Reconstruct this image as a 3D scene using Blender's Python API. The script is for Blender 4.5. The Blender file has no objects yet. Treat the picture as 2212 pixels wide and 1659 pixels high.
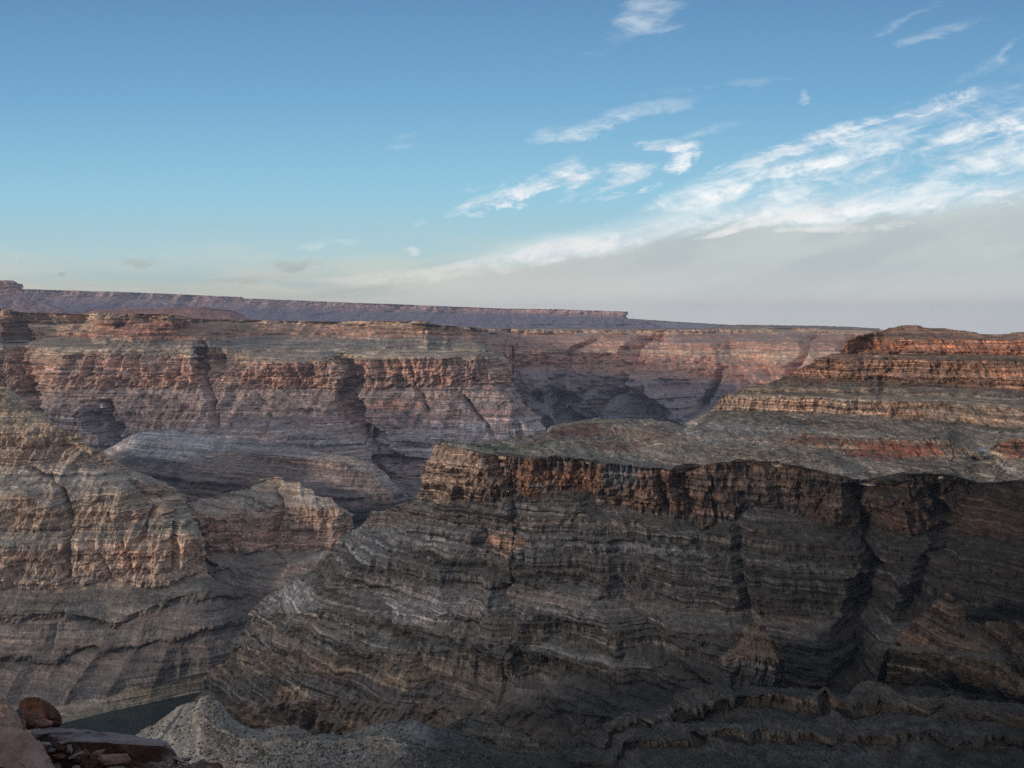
import bpy, bmesh, math, random
import numpy as np
from mathutils import Vector, Matrix

S = bpy.context.scene
COL = S.collection
random.seed(7)
R = math.radians

# ------------------------------------------------------------------ camera
F = 1660.0; PITCH = R(4.44); CP, SP = math.cos(PITCH), math.sin(PITCH)
cam = bpy.data.cameras.new("camera"); camo = bpy.data.objects.new("camera", cam); COL.objects.link(camo)
camo.location = (0, 0, 0); camo.rotation_euler = (R(90) - PITCH, 0, 0)
cam.sensor_width = 36; cam.lens = 36 * F / 2212.0
cam.clip_start = 0.1; cam.clip_end = 150000
S.camera = camo

# ------------------------------------------------------------------ light
SUN_EL = R(10); SUN_AZ = R(-122)          # azimuth from +Y (view direction), clockwise
sun_dir = Vector((math.sin(SUN_AZ) * math.cos(SUN_EL), math.cos(SUN_AZ) * math.cos(SUN_EL), math.sin(SUN_EL)))
sl = bpy.data.lights.new("sun", 'SUN'); sl.energy = 2.0; sl.angle = R(6.0); sl.color = (1.0, 0.84, 0.70)
so = bpy.data.objects.new("sun", sl); COL.objects.link(so)
so.rotation_euler = sun_dir.to_track_quat('Z', 'Y').to_euler()
S.view_settings.view_transform = 'Standard'; S.view_settings.look = 'None'
S.view_settings.gamma = 1; S.view_settings.use_curve_mapping = False
S.view_settings.exposure = 0.1
S.cycles.use_denoising = False

# ------------------------------------------------------------------ node expression helper
class E:
    """wraps a float socket so that node maths can be written as expressions"""
    nt = None
    def __init__(s, v): s.v = v
    @staticmethod
    def m(op, *a, clamp=False):
        n = E.nt.nodes.new('ShaderNodeMath'); n.operation = op; n.use_clamp = clamp
        for i, x in enumerate(a):
            if isinstance(x, E): E.nt.links.new(x.v, n.inputs[i])
            else: n.inputs[i].default_value = x
        return E(n.outputs[0])
    def __add__(s, o): return E.m('ADD', s, o)
    __radd__ = __add__
    def __mul__(s, o): return E.m('MULTIPLY', s, o)
    __rmul__ = __mul__
    def __sub__(s, o): return E.m('SUBTRACT', s, o)
    def __rsub__(s, o): return E.m('SUBTRACT', o, s)
    def __truediv__(s, o): return E.m('DIVIDE', s, o)
    def mx(s, o): return E.m('MAXIMUM', s, o)
    def mn(s, o): return E.m('MINIMUM', s, o)
    def pw(s, o): return E.m('POWER', s, o)
    def ab(s): return E.m('ABSOLUTE', s)
    def c(s): return E.m('ADD', s, 0.0, clamp=True)

def ss(a, b, x):                                    # smoothstep
    n = E.nt.nodes.new('ShaderNodeMapRange'); n.interpolation_type = 'SMOOTHSTEP'
    E.nt.links.new(x.v, n.inputs['Value'])
    if a <= b:
        n.inputs['From Min'].default_value = a; n.inputs['From Max'].default_value = b
    else:
        n.inputs['From Min'].default_value = b; n.inputs['From Max'].default_value = a
        n.inputs['To Min'].default_value = 1; n.inputs['To Max'].default_value = 0
    return E(n.outputs['Result'])
def vec(x, y, z):
    n = E.nt.nodes.new('ShaderNodeCombineXYZ')
    for i, k in enumerate((x, y, z)):
        if isinstance(k, E): E.nt.links.new(k.v, n.inputs[i])
        else: n.inputs[i].default_value = k
    return n.outputs[0]
def noise(v, scale, detail=4, rough=0.55, dist=0.0, lac=2.0):
    n = E.nt.nodes.new('ShaderNodeTexNoise'); E.nt.links.new(v, n.inputs['Vector'])
    n.inputs['Scale'].default_value = scale; n.inputs['Detail'].default_value = detail
    n.inputs['Roughness'].default_value = rough; n.inputs['Distortion'].default_value = dist
    n.inputs['Lacunarity'].default_value = lac
    return E(n.outputs['Fac'])
def mixc(f, a, b, mode='MIX'):
    n = E.nt.nodes.new('ShaderNodeMix'); n.data_type = 'RGBA'; n.blend_type = mode
    if isinstance(f, E): E.nt.links.new(f.v, n.inputs[0])
    else: n.inputs[0].default_value = f
    for k, i in ((a, 6), (b, 7)):
        if isinstance(k, (tuple, list)): n.inputs[i].default_value = (*k[:3], 1)
        else: E.nt.links.new(k, n.inputs[i])
    return n.outputs[2]
def grey(e): return vec(e, e, e)
def ramp(e, stops):
    n = E.nt.nodes.new('ShaderNodeValToRGB'); E.nt.links.new(e.v, n.inputs[0])
    el = n.color_ramp.elements
    while len(el) < len(stops): el.new(0.5)
    for q, (p, c) in zip(el, stops): q.position = p; q.color = (*c, 1)
    return n.outputs[0]

def uv_px(px, py):                                  # photo position -> slope coordinates (x/y, z/y) of that direction
    X = (px - 1106) / F; Z = -(py - 829.5) / F
    y = CP + Z * SP
    return X / y, (-SP + Z * CP) / y

# ------------------------------------------------------------------ sky with clouds
def build_world():
    w = bpy.data.worlds.new("World"); S.world = w; w.use_nodes = True
    nt = w.node_tree; nt.nodes.clear(); E.nt = nt
    out = nt.nodes.new('ShaderNodeOutputWorld'); bg = nt.nodes.new('ShaderNodeBackground')
    nt.links.new(bg.outputs[0], out.inputs[0])
    sky = nt.nodes.new('ShaderNodeTexSky'); sky.sky_type = 'NISHITA'; sky.sun_disc = False
    sky.sun_elevation = SUN_EL; sky.sun_rotation = SUN_AZ
    sky.altitude = 1400; sky.air_density = 1.0; sky.dust_density = 1.2; sky.ozone_density = 2.0
    tc = nt.nodes.new('ShaderNodeTexCoord'); sp = nt.nodes.new('ShaderNodeSeparateXYZ')
    nt.links.new(tc.outputs['Generated'], sp.inputs[0])
    x, y, z = (E(o) for o in sp.outputs)
    yy = y.mx(0.08)
    u = x / yy; v = z / yy
    front = ss(0.0, 0.25, y)
    K = 0.1
    # cloud coordinates: along / across a bank that climbs to the right
    a = R(15)
    s = u * math.cos(a) + v * math.sin(a)
    t = v * math.cos(a) - u * math.sin(a)
    P1 = vec(s * 3.0, t * 14.0, 0.0)
    P2 = vec(s * 7.0, t * 26.0, 3.1)
    warp = noise(vec(u * 5.0, v * 12.0, 1.7), 1.5, 3, 0.6)
    n2 = noise(P2, 1.5, 6, 0.68, 0.3)
    nb = noise(vec(u * 7.0 - v * 2.0, v * 15.0, 5.0), 1.7, 6, 0.66, 0.5)
    nm = (n2 * 0.5 + nb * 0.5 - 0.5) * 1.9 + 0.5
    uw = u + (warp - 0.5) * 0.10; vw = v + (nb - 0.5) * 0.030 + (warp - 0.5) * 0.02
    # grey bank: its upper edge, a broken line climbing to the right
    EP = [uv_px(*p) for p in ((300, 640), (830, 606), (1000, 590), (1180, 556), (1340, 530), (1480, 492), (1640, 470), (1800, 470), (2060, 440), (2260, 415))]
    slopes = [(EP[i + 1][1] - EP[i][1]) / (EP[i + 1][0] - EP[i][0]) for i in range(len(EP) - 1)]
    ve = (u - EP[0][0]) * slopes[0] + EP[0][1]
    for i in range(1, len(slopes)):
        ve = ve + (u - EP[i][0]).mx(0.0) * (slopes[i] - slopes[i - 1])
    e1 = v - ve
    e2 = e1 + (nm - 0.5) * 0.034
    thin_l = ss(-0.30, 0.02, u)
    bank = ss(0.010, -0.016, e2) * (thin_l * 0.6 + ss(-0.42, -0.1, u + (warp - 0.5) * 0.3) * 0.4)
    # white crest standing on the bank, brightest in its middle
    crest = ss(-0.014, 0.004, e1 + (nm - 0.5) * 0.022) * ss(0.036, 0.010, e1 + (nb - 0.5) * 0.05) * ss(-0.08, 0.06, u) * (ss(0.18, 0.75, nm) * 0.72 + 0.24)
    # pale broken veil above it, widening to the right
    width = 0.015 + (u - 0.05).mx(0.0) * 0.23
    rel = e1 / width
    wis = ss(0.30, 0.78, nm) * ss(1.15, 0.75, rel) * ss(-0.2, 0.1, rel) * ss(0.04, 0.20, u) * 0.75
    def blob(px, py, rx, ry, ang, lo, hi, amt):
        cu, cv = uv_px(px, py); a = R(ang); ru = rx / F * 1.15; rv = ry / F * 1.25
        c_, s_ = math.cos(a), math.sin(a)
        MA = lambda x, k, o: E.m('MULTIPLY_ADD', x, k, o)
        p = MA(vw, s_ / ru, MA(uw, c_ / ru, -(cu * c_ + cv * s_) / ru))
        q = MA(vw, c_ / rv, MA(uw, -s_ / rv, -(cv * c_ - cu * s_) / rv))
        d = MA(p, p, q * q)
        r_ = ss(lo, hi, MA(d, -0.17, nm)); n = r_.v.node
        n.inputs['To Max'].default_value = amt
        n.inputs['From Min'].default_value = lo - 0.26; n.inputs['From Max'].default_value = hi - 0.08
        return r_
    cl = [blob(1250, 378, 120, 24, 6, 0.52, 0.74, 1.0), blob(1130, 412, 95, 13, 17, 0.52, 0.72, 1.0), blob(1320, 392, 80, 26, 12, 0.58, 0.80, 0.85),
          blob(1230, 425, 60, 16, 0, 0.58, 0.85, 0.6), blob(1200, 375, 60, 18, 30, 0.55, 0.8, 0.8),
          blob(1470, 318, 62, 16, -4, 0.54, 0.76, 0.95), blob(1475, 340, 46, 16, 22, 0.54, 0.76, 1.0), blob(1540, 280, 60, 8, 16, 0.56, 0.9, 0.35),
          blob(1270, 268, 110, 15, 14, 0.56, 0.92, 0.6), blob(1420, 228, 150, 13, 8, 0.56, 0.95, 0.35),
          blob(1410, 30, 70, 40, 20, 0.56, 0.95, 0.5), blob(1360, 70, 60, 22, 40, 0.58, 1.0, 0.3),
          blob(1742, 212, 18, 13, 50, 0.55, 0.9, 0.4), blob(868, 321, 45, 9, 3, 0.54, 0.95, 0.42), blob(872, 297, 25, 8, 10, 0.56, 0.95, 0.2),
          blob(918, 484, 13, 7, 10, 0.52, 0.8, 0.65), blob(900, 538, 12, 8, 20, 0.52, 0.8, 0.5), blob(730, 522, 50, 8, 2, 0.54, 0.95, 0.35),
          blob(1850, 268, 220, 13, 17, 0.52, 0.74, 1.0), blob(1980, 240, 80, 10, 10, 0.52, 0.74, 0.9), blob(1700, 330, 190, 12, 18, 0.54, 0.76, 0.9),
          blob(1790, 345, 190, 16, 10, 0.52, 0.76, 1.0), blob(1640, 385, 150, 12, 14, 0.52, 0.76, 1.0), blob(1860, 375, 200, 14, 8, 0.54, 0.8, 0.8),
          blob(2090, 290, 170, 24, 13, 0.54, 0.76, 0.95), blob(2150, 345, 120, 20, 8, 0.54, 0.8, 0.75), blob(2120, 240, 110, 16, 8, 0.56, 0.9, 0.6),
          blob(1960, 40, 70, 7, 32, 0.54, 0.95, 0.35), blob(2040, 65, 80, 9, 14, 0.54, 0.95, 0.32), blob(2110, 155, 80, 14, 24, 0.54, 1.0, 0.3),
          blob(2180, 115, 60, 7, 45, 0.54, 0.95, 0.35), blob(2195, 182, 30, 10, 20, 0.54, 0.9, 0.4), blob(1560, 180, 120, 8, 5, 0.56, 1.0, 0.18)]
    wh = cl[0]
    for c in cl[1:]: wh = wh.mx(c)
    wh = wh.mx(wis).mx(crest).c()
    streak = blob(840, 604, 170, 9, 2, 0.50, 0.80, 0.5).mx(blob(1080, 560, 110, 10, 8, 0.50, 0.78, 0.7)).mx(blob(1600, 487, 110, 7, 18, 0.50, 0.70, 0.8).mx(blob(1820, 489, 130, 6, 2, 0.50, 0.72, 0.65))).mx(blob(2165, 415, 50, 12, -12, 0.50, 0.7, 0.9)).mx(
        blob(1240, 530, 110, 12, 6, 0.50, 0.74, 0.8)).mx(blob(960, 592, 130, 9, 3, 0.50, 0.76, 0.55)).mx(blob(1720, 462, 120, 7, 14, 0.5, 0.72, 0.6))
    # thin warm veil along the horizon on the left
    veil = ss(0.135, 0.02, v + (warp - 0.5) * 0.06 + u * -0.03) * ss(0.30, 0.60, noise(vec(u * 3.0, v * 26.0, 9.0), 1.4, 3, 0.6) + ss(0.07, 0.0, v) * 0.25)
    low = blob(675, 575, 60, 12, -3, 0.50, 0.75, 1.0).mx(blob(310, 562, 40, 7, -3, 0.5, 0.8, 0.8)).mx(blob(560, 606, 140, 8, 2, 0.5, 0.8, 0.8)).mx(blob(860, 625, 120, 9, 0, 0.5, 0.8, 0.9)).mx(blob(138, 590, 10, 3, 0, 0.45, 0.6, 1.0)).mx(blob(28, 571, 7, 3, 0, 0.45, 0.6, 1.0))
    # clear sky colour: nishita, warmed and lifted towards the horizon
    hs = nt.nodes.new('ShaderNodeVectorMath'); hs.operation = 'SCALE'; hs.inputs['Scale'].default_value = K * SKY_GAIN
    nt.links.new(sky.outputs[0], hs.inputs[0])
    tint = ramp(v.mx(0.0).mn(1.0) * 1.6, SKY_TINT)
    clear = mixc(SKY_MIX, hs.outputs[0], tint)
    shade = noise(vec(s * 5.0, t * 22.0, 2.0), 1.2, 3, 0.5)
    bankcol = mixc(ss(0.35, 0.65, shade), BANK_A, BANK_B)
    bankcol = mixc(ss(0.16, 0.0, v) * ss(0.3, -0.1, u), bankcol, BANK_LOW)
    bankcol = mixc(ss(0.09, 0.0, v) * 0.8, bankcol, (0.84, 0.82, 0.76))
    c1 = mixc((veil * 0.9).c(), clear, VEIL)
    c1 = mixc((low * 0.6).c(), c1, BANK_L)
    c1 = mixc(bank * 0.93, c1, bankcol)
    c1 = mixc((wh * 0.97).c(), c1, mixc(ss(0.4, 0.62, nb), WH_A, WH_B))
    c1 = mixc(streak.c(), c1, (0.88, 0.87, 0.84))
    # behind and overhead: unseen darker cloud deck, added to keep ambient light down
    deckn = noise(tc.outputs['Generated'], 3.0, 2, 0.6)
    deck = mixc(deckn, ADDED_DECK_A, ADDED_DECK_B)
    up = ss(0.45, 0.75, z)
    hidden = ((1.0 - front) + up).c()
    fin = mixc(hidden, c1, deck)
    nt.links.new(fin, bg.inputs[0]); bg.inputs[1].default_value = 1.0

SKY_GAIN = 1.0; SKY_MIX = 0.93
SKY_TINT = [(0.0, (0.56, 0.57, 0.48)), (0.06, (0.52, 0.58, 0.52)), (0.14, (0.46, 0.66, 0.69)), (0.27, (0.30, 0.59, 0.75)), (0.45, (0.18, 0.41, 0.64)), (0.70, (0.10, 0.25, 0.46)), (1.0, (0.09, 0.22, 0.42))]
BANK_A = (0.50, 0.56, 0.56); BANK_B = (0.58, 0.63, 0.61); BANK_LOW = (0.62, 0.62, 0.56)
BANK_L = (0.42, 0.42, 0.38)
VEIL = (0.76, 0.72, 0.58); WH_A = (0.78, 0.82, 0.86); WH_B = (1.0, 1.0, 0.98)
ADDED_DECK_A = (0.26, 0.28, 0.33); ADDED_DECK_B = (0.36, 0.38, 0.43)
build_world()

# ------------------------------------------------------------------ numpy noise
def _h(i, j, k, seed):
    h = (i.astype(np.uint32) * np.uint32(374761393) + j.astype(np.uint32) * np.uint32(668265263)
         + k.astype(np.uint32) * np.uint32(2147483647) + np.uint32(seed * 144665 + 17))
    h = (h ^ (h >> np.uint32(13))) * np.uint32(1274126177)
    h = (h ^ (h >> np.uint32(16))) * np.uint32(2246822519)
    return ((h ^ (h >> np.uint32(15))) & np.uint32(0xFFFF)).astype(np.float32) / 65535.0
def vn(x, y, z, seed=0):
    x = np.asarray(x, np.float64); y = np.asarray(y, np.float64) + x * 0; z = np.asarray(z, np.float64) + x * 0
    xi = np.floor(x); yi = np.floor(y); zi = np.floor(z)
    f = [(c - i).astype(np.float32) for c, i in ((x, xi), (y, yi), (z, zi))]
    f = [t * t * t * (t * (t * 6 - 15) + 10) for t in f]
    I = [c.astype(np.int64) & 0xFFFFFF for c in (xi, yi, zi)]
    r = 0
    for a in (0, 1):
        wa = f[0] if a else 1 - f[0]
        for b in (0, 1):
            wb = f[1] if b else 1 - f[1]
            for c in (0, 1):
                wc = f[2] if c else 1 - f[2]
                r = r + wa * wb * wc * _h(I[0] + a, I[1] + b, I[2] + c, seed)
    return r * 2 - 1
def fbm(x, y, z, oct=4, seed=0, g=0.5):
    r = 0; a = 1; t = 0
    for o in range(oct):
        r = r + a * vn(x * 2.03**o + 11.3 * o, y * 2.03**o + 5.7 * o, z * 2.03**o + 3.1 * o, seed + o); t += a; a *= g
    return r / t * 1.6
def ridged(x, y, z, oct=3, seed=0, g=0.5):
    r = 0; a = 1; t = 0
    for o in range(oct):
        r = r + a * (1 - np.abs(vn(x * 2.1**o + 7.7 * o, y * 2.1**o + 2.9 * o, z * 2.1**o, seed + o)) * 1.6); t += a; a *= g
    return r / t

def blocky(x, y, z, seed, lv=2.2, sh=4.0):
    v = vn(x, y, z, seed) * lv + 0.35 * vn(x * 2.7, y * 2.7, z * 1.5, seed + 1)
    f = np.floor(v)
    return (f + np.clip((v - f - 0.5) * sh + 0.5, 0, 1)) / lv

# strata tables shared by every landform
rng = np.random.default_rng(5)
def step_table(tmin, tmax, seed):
    r = np.random.default_rng(seed); zz = [-1300.0]; vv = []
    xs = []; ys = []
    z = -1300.0
    while z < 1200:
        th = r.uniform(tmin, tmax); val = r.uniform(-1, 1)
        xs += [z, z + th * 0.86]; ys += [val, val + r.uniform(-.35, .1)]; z += th
    return np.array(xs), np.array(ys)
T1 = step_table(16, 48, 1); T2 = step_table(4, 13, 2); T3 = step_table(1.5, 4.5, 3)
def terr_table(tmin, tmax, seed):
    r = np.random.default_rng(seed); b = [-1300.0]; k = [-1300.0]
    while b[-1] < 1200:
        th = r.uniform(tmin, tmax); hard = r.uniform(.3, .6)
        k += [k[-1] + th * hard, k[-1] + th]; b += [b[-1] + th * hard * .25, b[-1] + th]
    return np.array(b), np.array(k)
Q1 = terr_table(18, 50, 11); Q2 = terr_table(5, 14, 12)

KIND = {  # flute, step, terrace, gully scale, small noise
    'cliff': (1.0, 1.0, 0.25, 1.0, 0.5),
    'ledgy': (0.36, 1.25, 1.15, 0.9, 0.6),
    'talus': (0.08, 0.12, 0.30, 0.75, 0.8),
    'flat':  (0.10, 0.0, 0.10, 0.5, 0.6),
    'badland': (0.45, 0.1, 0.1, 1.2, 0.9),
    'shore': (0.02, 0.1, 0.3, 0.12, 0.2),
    'smooth': (0.05, 0.0, 0.0, 0.6, 0.15)}
SCATTER = []
RIVER_Z = -1050.0

def world(px, py, Y):
    X = (px - 1106) / F; Z = -(py - 829.5) / F
    y = CP + Z * SP
    return np.stack([X / y * Y, Y + 0 * X, (-SP + Z * CP) / y * Y], -1)

def sheet(name, rows, segs, lam=120, gul=30, flute=8, step=6, ter=1.0, fine=2.0, du=2.0, dv=2.0,
          back=1500, back_dz=0.0, turnL=0, turnR=0, rad=14, skirt=(120, 250), ravines=(), mat=None, seed=0, drop=False, hum=0, shade_tone=None, block=1.0, paint=(),
          scatter=0, warp=0.35, gphase=1.0):
    """rows: control lines from the crest down, (px, py, depth) along each; segs: (kind, albedo) of each band between them"""
    W = max(r[-1][0] - r[0][0] for r in rows)
    wr = max(rows, key=lambda r: r[-1][0] - r[0][0])       # columns are dense where the photo sees them, coarse beyond
    p0, p1 = wr[0][0], wr[-1][0]
    lo, hi = max(p0, -50), min(p1, 2262)
    ref = np.concatenate([np.arange(p0, lo, du * 6), np.arange(lo, hi, du), np.arange(hi, p1, du * 6), [p1]])
    u = (ref - p0) / (p1 - p0); nc = len(u)
    CR = []
    for r in rows:
        r = np.array([(a, b, (RIVER_Z / uv_px(a, b)[1] if c is None else c)) for a, b, c in r], float)
        px = r[0, 0] + u * (r[-1, 0] - r[0, 0])
        py = np.interp(px, r[:, 0], r[:, 1]); Y = np.interp(px, r[:, 0], r[:, 2])
        k = max(1, int(6 / du)); kern = np.ones(2 * k + 1) / (2 * k + 1)
        Y = np.convolve(np.pad(Y, k, mode='edge'), kern, 'valid')
        CR.append(np.concatenate([world(px, py, Y), px[:, None], py[:, None]], -1))
    CR = np.array(CR)                                    # rows x cols x 5
    def turn(edge, sgn, L):
        nonlocal CR
        if not L: return
        e = CR[:, -1 if edge else 0]
        mpp = np.mean(e[:, 1]) / F * du * 1.3
        th = np.linspace(0, math.pi / 2, 7)[1:]
        pts = [(rad * math.sin(t), rad * (1 - math.cos(t))) for t in th]
        n = max(6, int(L / (mpp * 5)))
        pts += [(rad - 0.22 * q, rad + q) for q in (np.linspace(0, 1, n)[1:] ** 1.3) * L]
        kx = e[:, 0] / e[:, 1]; kz = np.minimum(e[:, 2] / e[:, 1], 0)     # the far side falls away
        ex = []
        for dx, dy in pts:
            c = e.copy(); c[:, 0] += sgn * dx + kx * dy; c[:, 1] += dy; c[:, 2] += kz * dy * 1.25 - (0.06 * dy if drop else 0)
            ex.append(c)
        ex = np.array(ex).transpose(1, 0, 2)
        CR = np.concatenate([CR, ex], 1) if edge else np.concatenate([ex[:, ::-1], CR], 1)
    turn(True, 1, turnR); turn(False, -1, turnL)
    # vertical resampling
    P = []; V = []
    nb = 26
    top = CR[0]
    if back:
        for q in (np.linspace(1, 0, nb, endpoint=False) ** 2.2):
            c = top.copy(); c[:, 0] *= 1 + back * q / c[:, 1]; c[:, 1] += back * q; c[:, 2] += back_dz * q - 0.004 * back * q; P.append(c); V.append(-q)
    for k in range(len(CR) - 1):
        d = np.abs(CR[k + 1][:, 4] - CR[k][:, 4]).max() + 0.4 * np.abs(CR[k + 1][:, 3] - CR[k][:, 3]).max() * 0
        n = max(3, int(math.ceil(d / dv))) if min(CR[k][:, 4]) < 1690 else 24
        for i in range(n):
            t = i / n; P.append(CR[k] * (1 - t) + CR[k + 1] * t); V.append(k + t)
    P.append(CR[-1]); V.append(len(CR) - 1.0)
    if skirt:
        for q in np.linspace(0, 1, 9)[1:]:
            c = CR[-1].copy(); c[:, 1] -= skirt[0] * q; c[:, 2] -= skirt[1] * q; P.append(c); V.append(len(CR) - 1 + q * 0.01)
    P = np.array(P); V = np.array(V)
    nr, nc = P.shape[:2]
    X, Y, Z, PX, PY = (P[..., i].copy() for i in range(5))
    VV = np.repeat(V[:, None], nc, 1)
    # outward horizontal normal of the plain sheet
    def grad(A, ax): return np.gradient(A, axis=ax)
    tx = np.stack([grad(A, 1) for A in (X, Y, Z)], -1); ty = np.stack([grad(A, 0) for A in (X, Y, Z)], -1)
    N = np.cross(tx, ty); N /= (np.linalg.norm(N, axis=-1, keepdims=True) + 1e-9)
    N *= np.where(N[..., 2:3] < -0.05, -1, 1) if False else 1
    if np.mean(N[..., 1]) > 0: N = -N
    hx, hy = tx[..., 1], -tx[..., 0]                     # perpendicular of the contour direction
    l = np.sqrt(hx * hx + hy * hy) + 1e-9; hx /= l; hy /= l
    if np.mean(hy) > 0: hx, hy = -hx, -hy
    k = 9                                                # smooth the direction along the contour
    kern = np.ones(k) / k
    sm = lambda A: np.apply_along_axis(lambda r: np.convolve(np.pad(r, k // 2, mode='edge'), kern, 'valid'), 1, A)
    hx, hy = sm(hx), sm(hy); l = np.sqrt(hx * hx + hy * hy) + 1e-9; hx /= l; hy /= l
    # per band properties
    kk = np.array([KIND[s[0]] for s in segs])
    seg_i = np.clip(VV, 0, len(segs) - 1e-3)
    def prop(c):
        cen = np.arange(len(segs)) + 0.5
        hard = kk[np.clip(seg_i.astype(int), 0, len(segs) - 1), c]
        soft = np.interp(seg_i, cen, kk[:, c])
        r = 0.75 * hard + 0.25 * soft
        return np.where(VV < 0, KIND['flat'][c], r)
    fl, st, te, gu, fi = (prop(i) for i in range(5))
    fade = np.where(VV < 0, np.clip(1 + VV * 3, 0.0, 1), 1.0)
    X0, Y0, Z0 = X.copy(), Y.copy(), Z.copy()
    wx = vn(X0 / (lam * 3), Y0 / (lam * 3), Z0 / (lam * 3), 50) * lam * warp
    wz = vn(X0 / (lam * 1.1), Y0 / (lam * 3), Z0 / (lam * 1.5), 51) * lam * warp * .5
    # buttresses and gullies: noise held nearly constant down the face
    g1 = ridged((X0 + wx + wz) / lam, (Y0) / (lam * 2.6), Z0 / (lam * 5), 4, 20 + seed, 0.5) - 0.45
    g0 = ridged((X0 + wx + wz * 1.5) / lam, (Y0) / (lam * 2.0), Z0 / (lam * 3.5), 2, 20 + seed, .4) * .6 - 0.25
    gw = np.clip((fl - .08) / .37, 0, 1)
    D = gul * gu * (g1 * gw + g0 * (1 - gw)) * 1.3
    f1 = ridged((X0 + wz * .3) / (lam * .22), Y0 / (lam * .6), Z0 / (lam * 1.6), 3, 30 + seed, 0.6) - 0.45
    f2 = fbm(X0 / (lam * .07), Y0 / (lam * .15), Z0 / (lam * .22), 3, 40 + seed, 0.6)
    zs = Z0 + 14 * vn(X0 / 700, Y0 / 700, 0, 60) + 3.0 * vn(X0 / 90, Y0 / 90, 0, 61)
    sh = np.interp(zs, *T1) * 3.0                         # each thick layer breaks along its own joints
    b1 = blocky(X0 / (lam * .55) + sh * .15, Y0 / (lam * 1.2), Z0 / (lam * 2.5), 33 + seed)
    b2 = blocky(X0 / (lam * .16) + sh, Y0 / (lam * .35), Z0 / (lam * .7), 36 + seed)
    b3 = blocky(X0 / (lam * .06) + sh * 2, Y0 / (lam * .12), Z0 / (lam * .16), 38 + seed)
    mod = 0.35 + 0.65 * np.clip(0.5 + vn(X0 / (lam * 1.3), Y0 / (lam * 1.3), Z0 / (lam * .8), 39 + seed) * 1.2, 0, 1)
    D += flute * fl * (f1 * 0.45 * mod + f2 * 0.4 + block * (b1 * 1.3 + b2 * 0.8 + b3 * 0.35))
    brk = 0.55 + 0.45 * vn(X0 / (lam * .5), Y0 / (lam * .5), Z0 / 60, 62)
    sc = step
    D += sc * st * brk * (0.9 * np.interp(zs, *T1) + 0.5 * np.interp(zs, *T2) + 0.28 * np.interp(zs, *T3))
    D += fine * fi * fbm(X0 / (lam * .05), Y0 / (lam * .05), Z0 / (lam * .05), 3, 45, 0.7)
    rav = 0
    for pts, wd, dp in ravines:
        pts = np.array(pts, float)
        o = np.argsort(pts[:, 1]); pts = pts[o]
        cx = np.interp(PY, pts[:, 1], pts[:, 0])
        end = np.clip(np.minimum(PY - pts[0, 1], pts[-1, 1] - PY) / 25.0 + .3, 0, 1)
        wob = 0.75 * wd * fbm(X0 / (lam * .6), Y0 / lam, Z0 / (lam * .6), 4, 77, .55)
        t = np.abs(PX + wob - cx) / (wd * (0.9 + 0.3 * f1))
        D = D - dp * end * np.clip(1 - t, 0, 1) * (0.85 + 0.15 * b1)
    D *= fade
    X = X0 + hx * D; Y = Y0 + hy * D
    zt = 0.6 * (np.interp(zs, *Q1) - zs) + 1.1 * (np.interp(zs, *Q2) - zs)
    Z = Z0 + ter * te * zt * fade * (0.6 + 0.4 * brk)
    Z = Z + fine * fi * 0.8 * fbm(X0 / (lam * .06), Y0 / (lam * .06), 0, 4, 46, 0.65) * (0.3 + 0.7 * fade)
    Z = Z + np.where(VV < 0, 1, fl * 0 + .15) * fine * 0.6 * fbm(X0 / lam, Y0 / lam, 0, 3, 47) 
    if hum:
        Z = Z + hum * (1.3 * vn(X0 / 110 + 3, Y0 / 150, 0, 48) + ridged(X0 / 60, Y0 / 110, 0, 2, 49) * .6 - .3 + .22 * fbm(X0 / 14, Y0 / 20, 0, 3, 47)) * np.where((VV < 0), fade * .6, np.clip((len(segs) - VV) * 3, 0, 1))
    # colour of each band, its boundaries wandering a little
    cols = np.array([s[1] for s in segs], np.float32)
    cv = VV + 0.10 * fbm(X0 / (lam * .4), Y0 / (lam * .4), Z0 / (lam * .4), 3, 70) * np.where(VV < 0, 0, 1)
    ci = np.clip(cv, 0, len(segs) - 1e-3)
    i0 = ci.astype(int)
    fr = ci - i0
    nxt = np.clip(i0 + 1, 0, len(segs) - 1)
    w = np.clip((fr - 0.85) / 0.15, 0, 1)[..., None] * 0.5
    prv = np.clip(i0 - 1, 0, len(segs) - 1)
    w2 = np.clip((0.15 - fr) / 0.15, 0, 1)[..., None] * 0.5
    C = cols[i0] * (1 - w - w2) + cols[nxt] * w + cols[prv] * w2
    pn = 0.5 * fbm(X0 / (lam * .25), Y0 / (lam * .25), Z0 / (lam * .35), 4, 90, .6)
    for (cx, cy, rx, ry, rgb, amt) in paint:              # patches of another rock colour, a few painted in as blue shade
        d = ((PX - cx) / rx) ** 2 + ((PY - cy) / ry) ** 2
        m_ = (np.clip((1.0 - d + pn * 1.3) * 2.5, 0, 1) * amt * (VV > 0))[..., None]
        C = C * (1 - m_) + np.array(rgb, np.float32) * m_
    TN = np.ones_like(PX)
    if shade_tone:
        TN = np.interp(PX + 60 * vn(X0 / 120, Y0 / 120, Z0 / 120, 81), shade_tone[::2], shade_tone[1::2]); C = C * TN[..., None]  # shade painted into the albedo, deepening towards the lower right
    verts = np.stack([X, Y, Z], -1).reshape(-1, 3).astype(np.float32)
    me = bpy.data.meshes.new(name)
    idx = np.arange(nr * nc).reshape(nr, nc)
    q = np.stack([idx[:-1, :-1], idx[1:, :-1], idx[1:, 1:], idx[:-1, 1:]], -1).reshape(-1, 4)
    me.vertices.add(len(verts)); me.vertices.foreach_set('co', verts.ravel())
    me.loops.add(q.size); me.loops.foreach_set('vertex_index', q.astype(np.int32).ravel())
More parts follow.
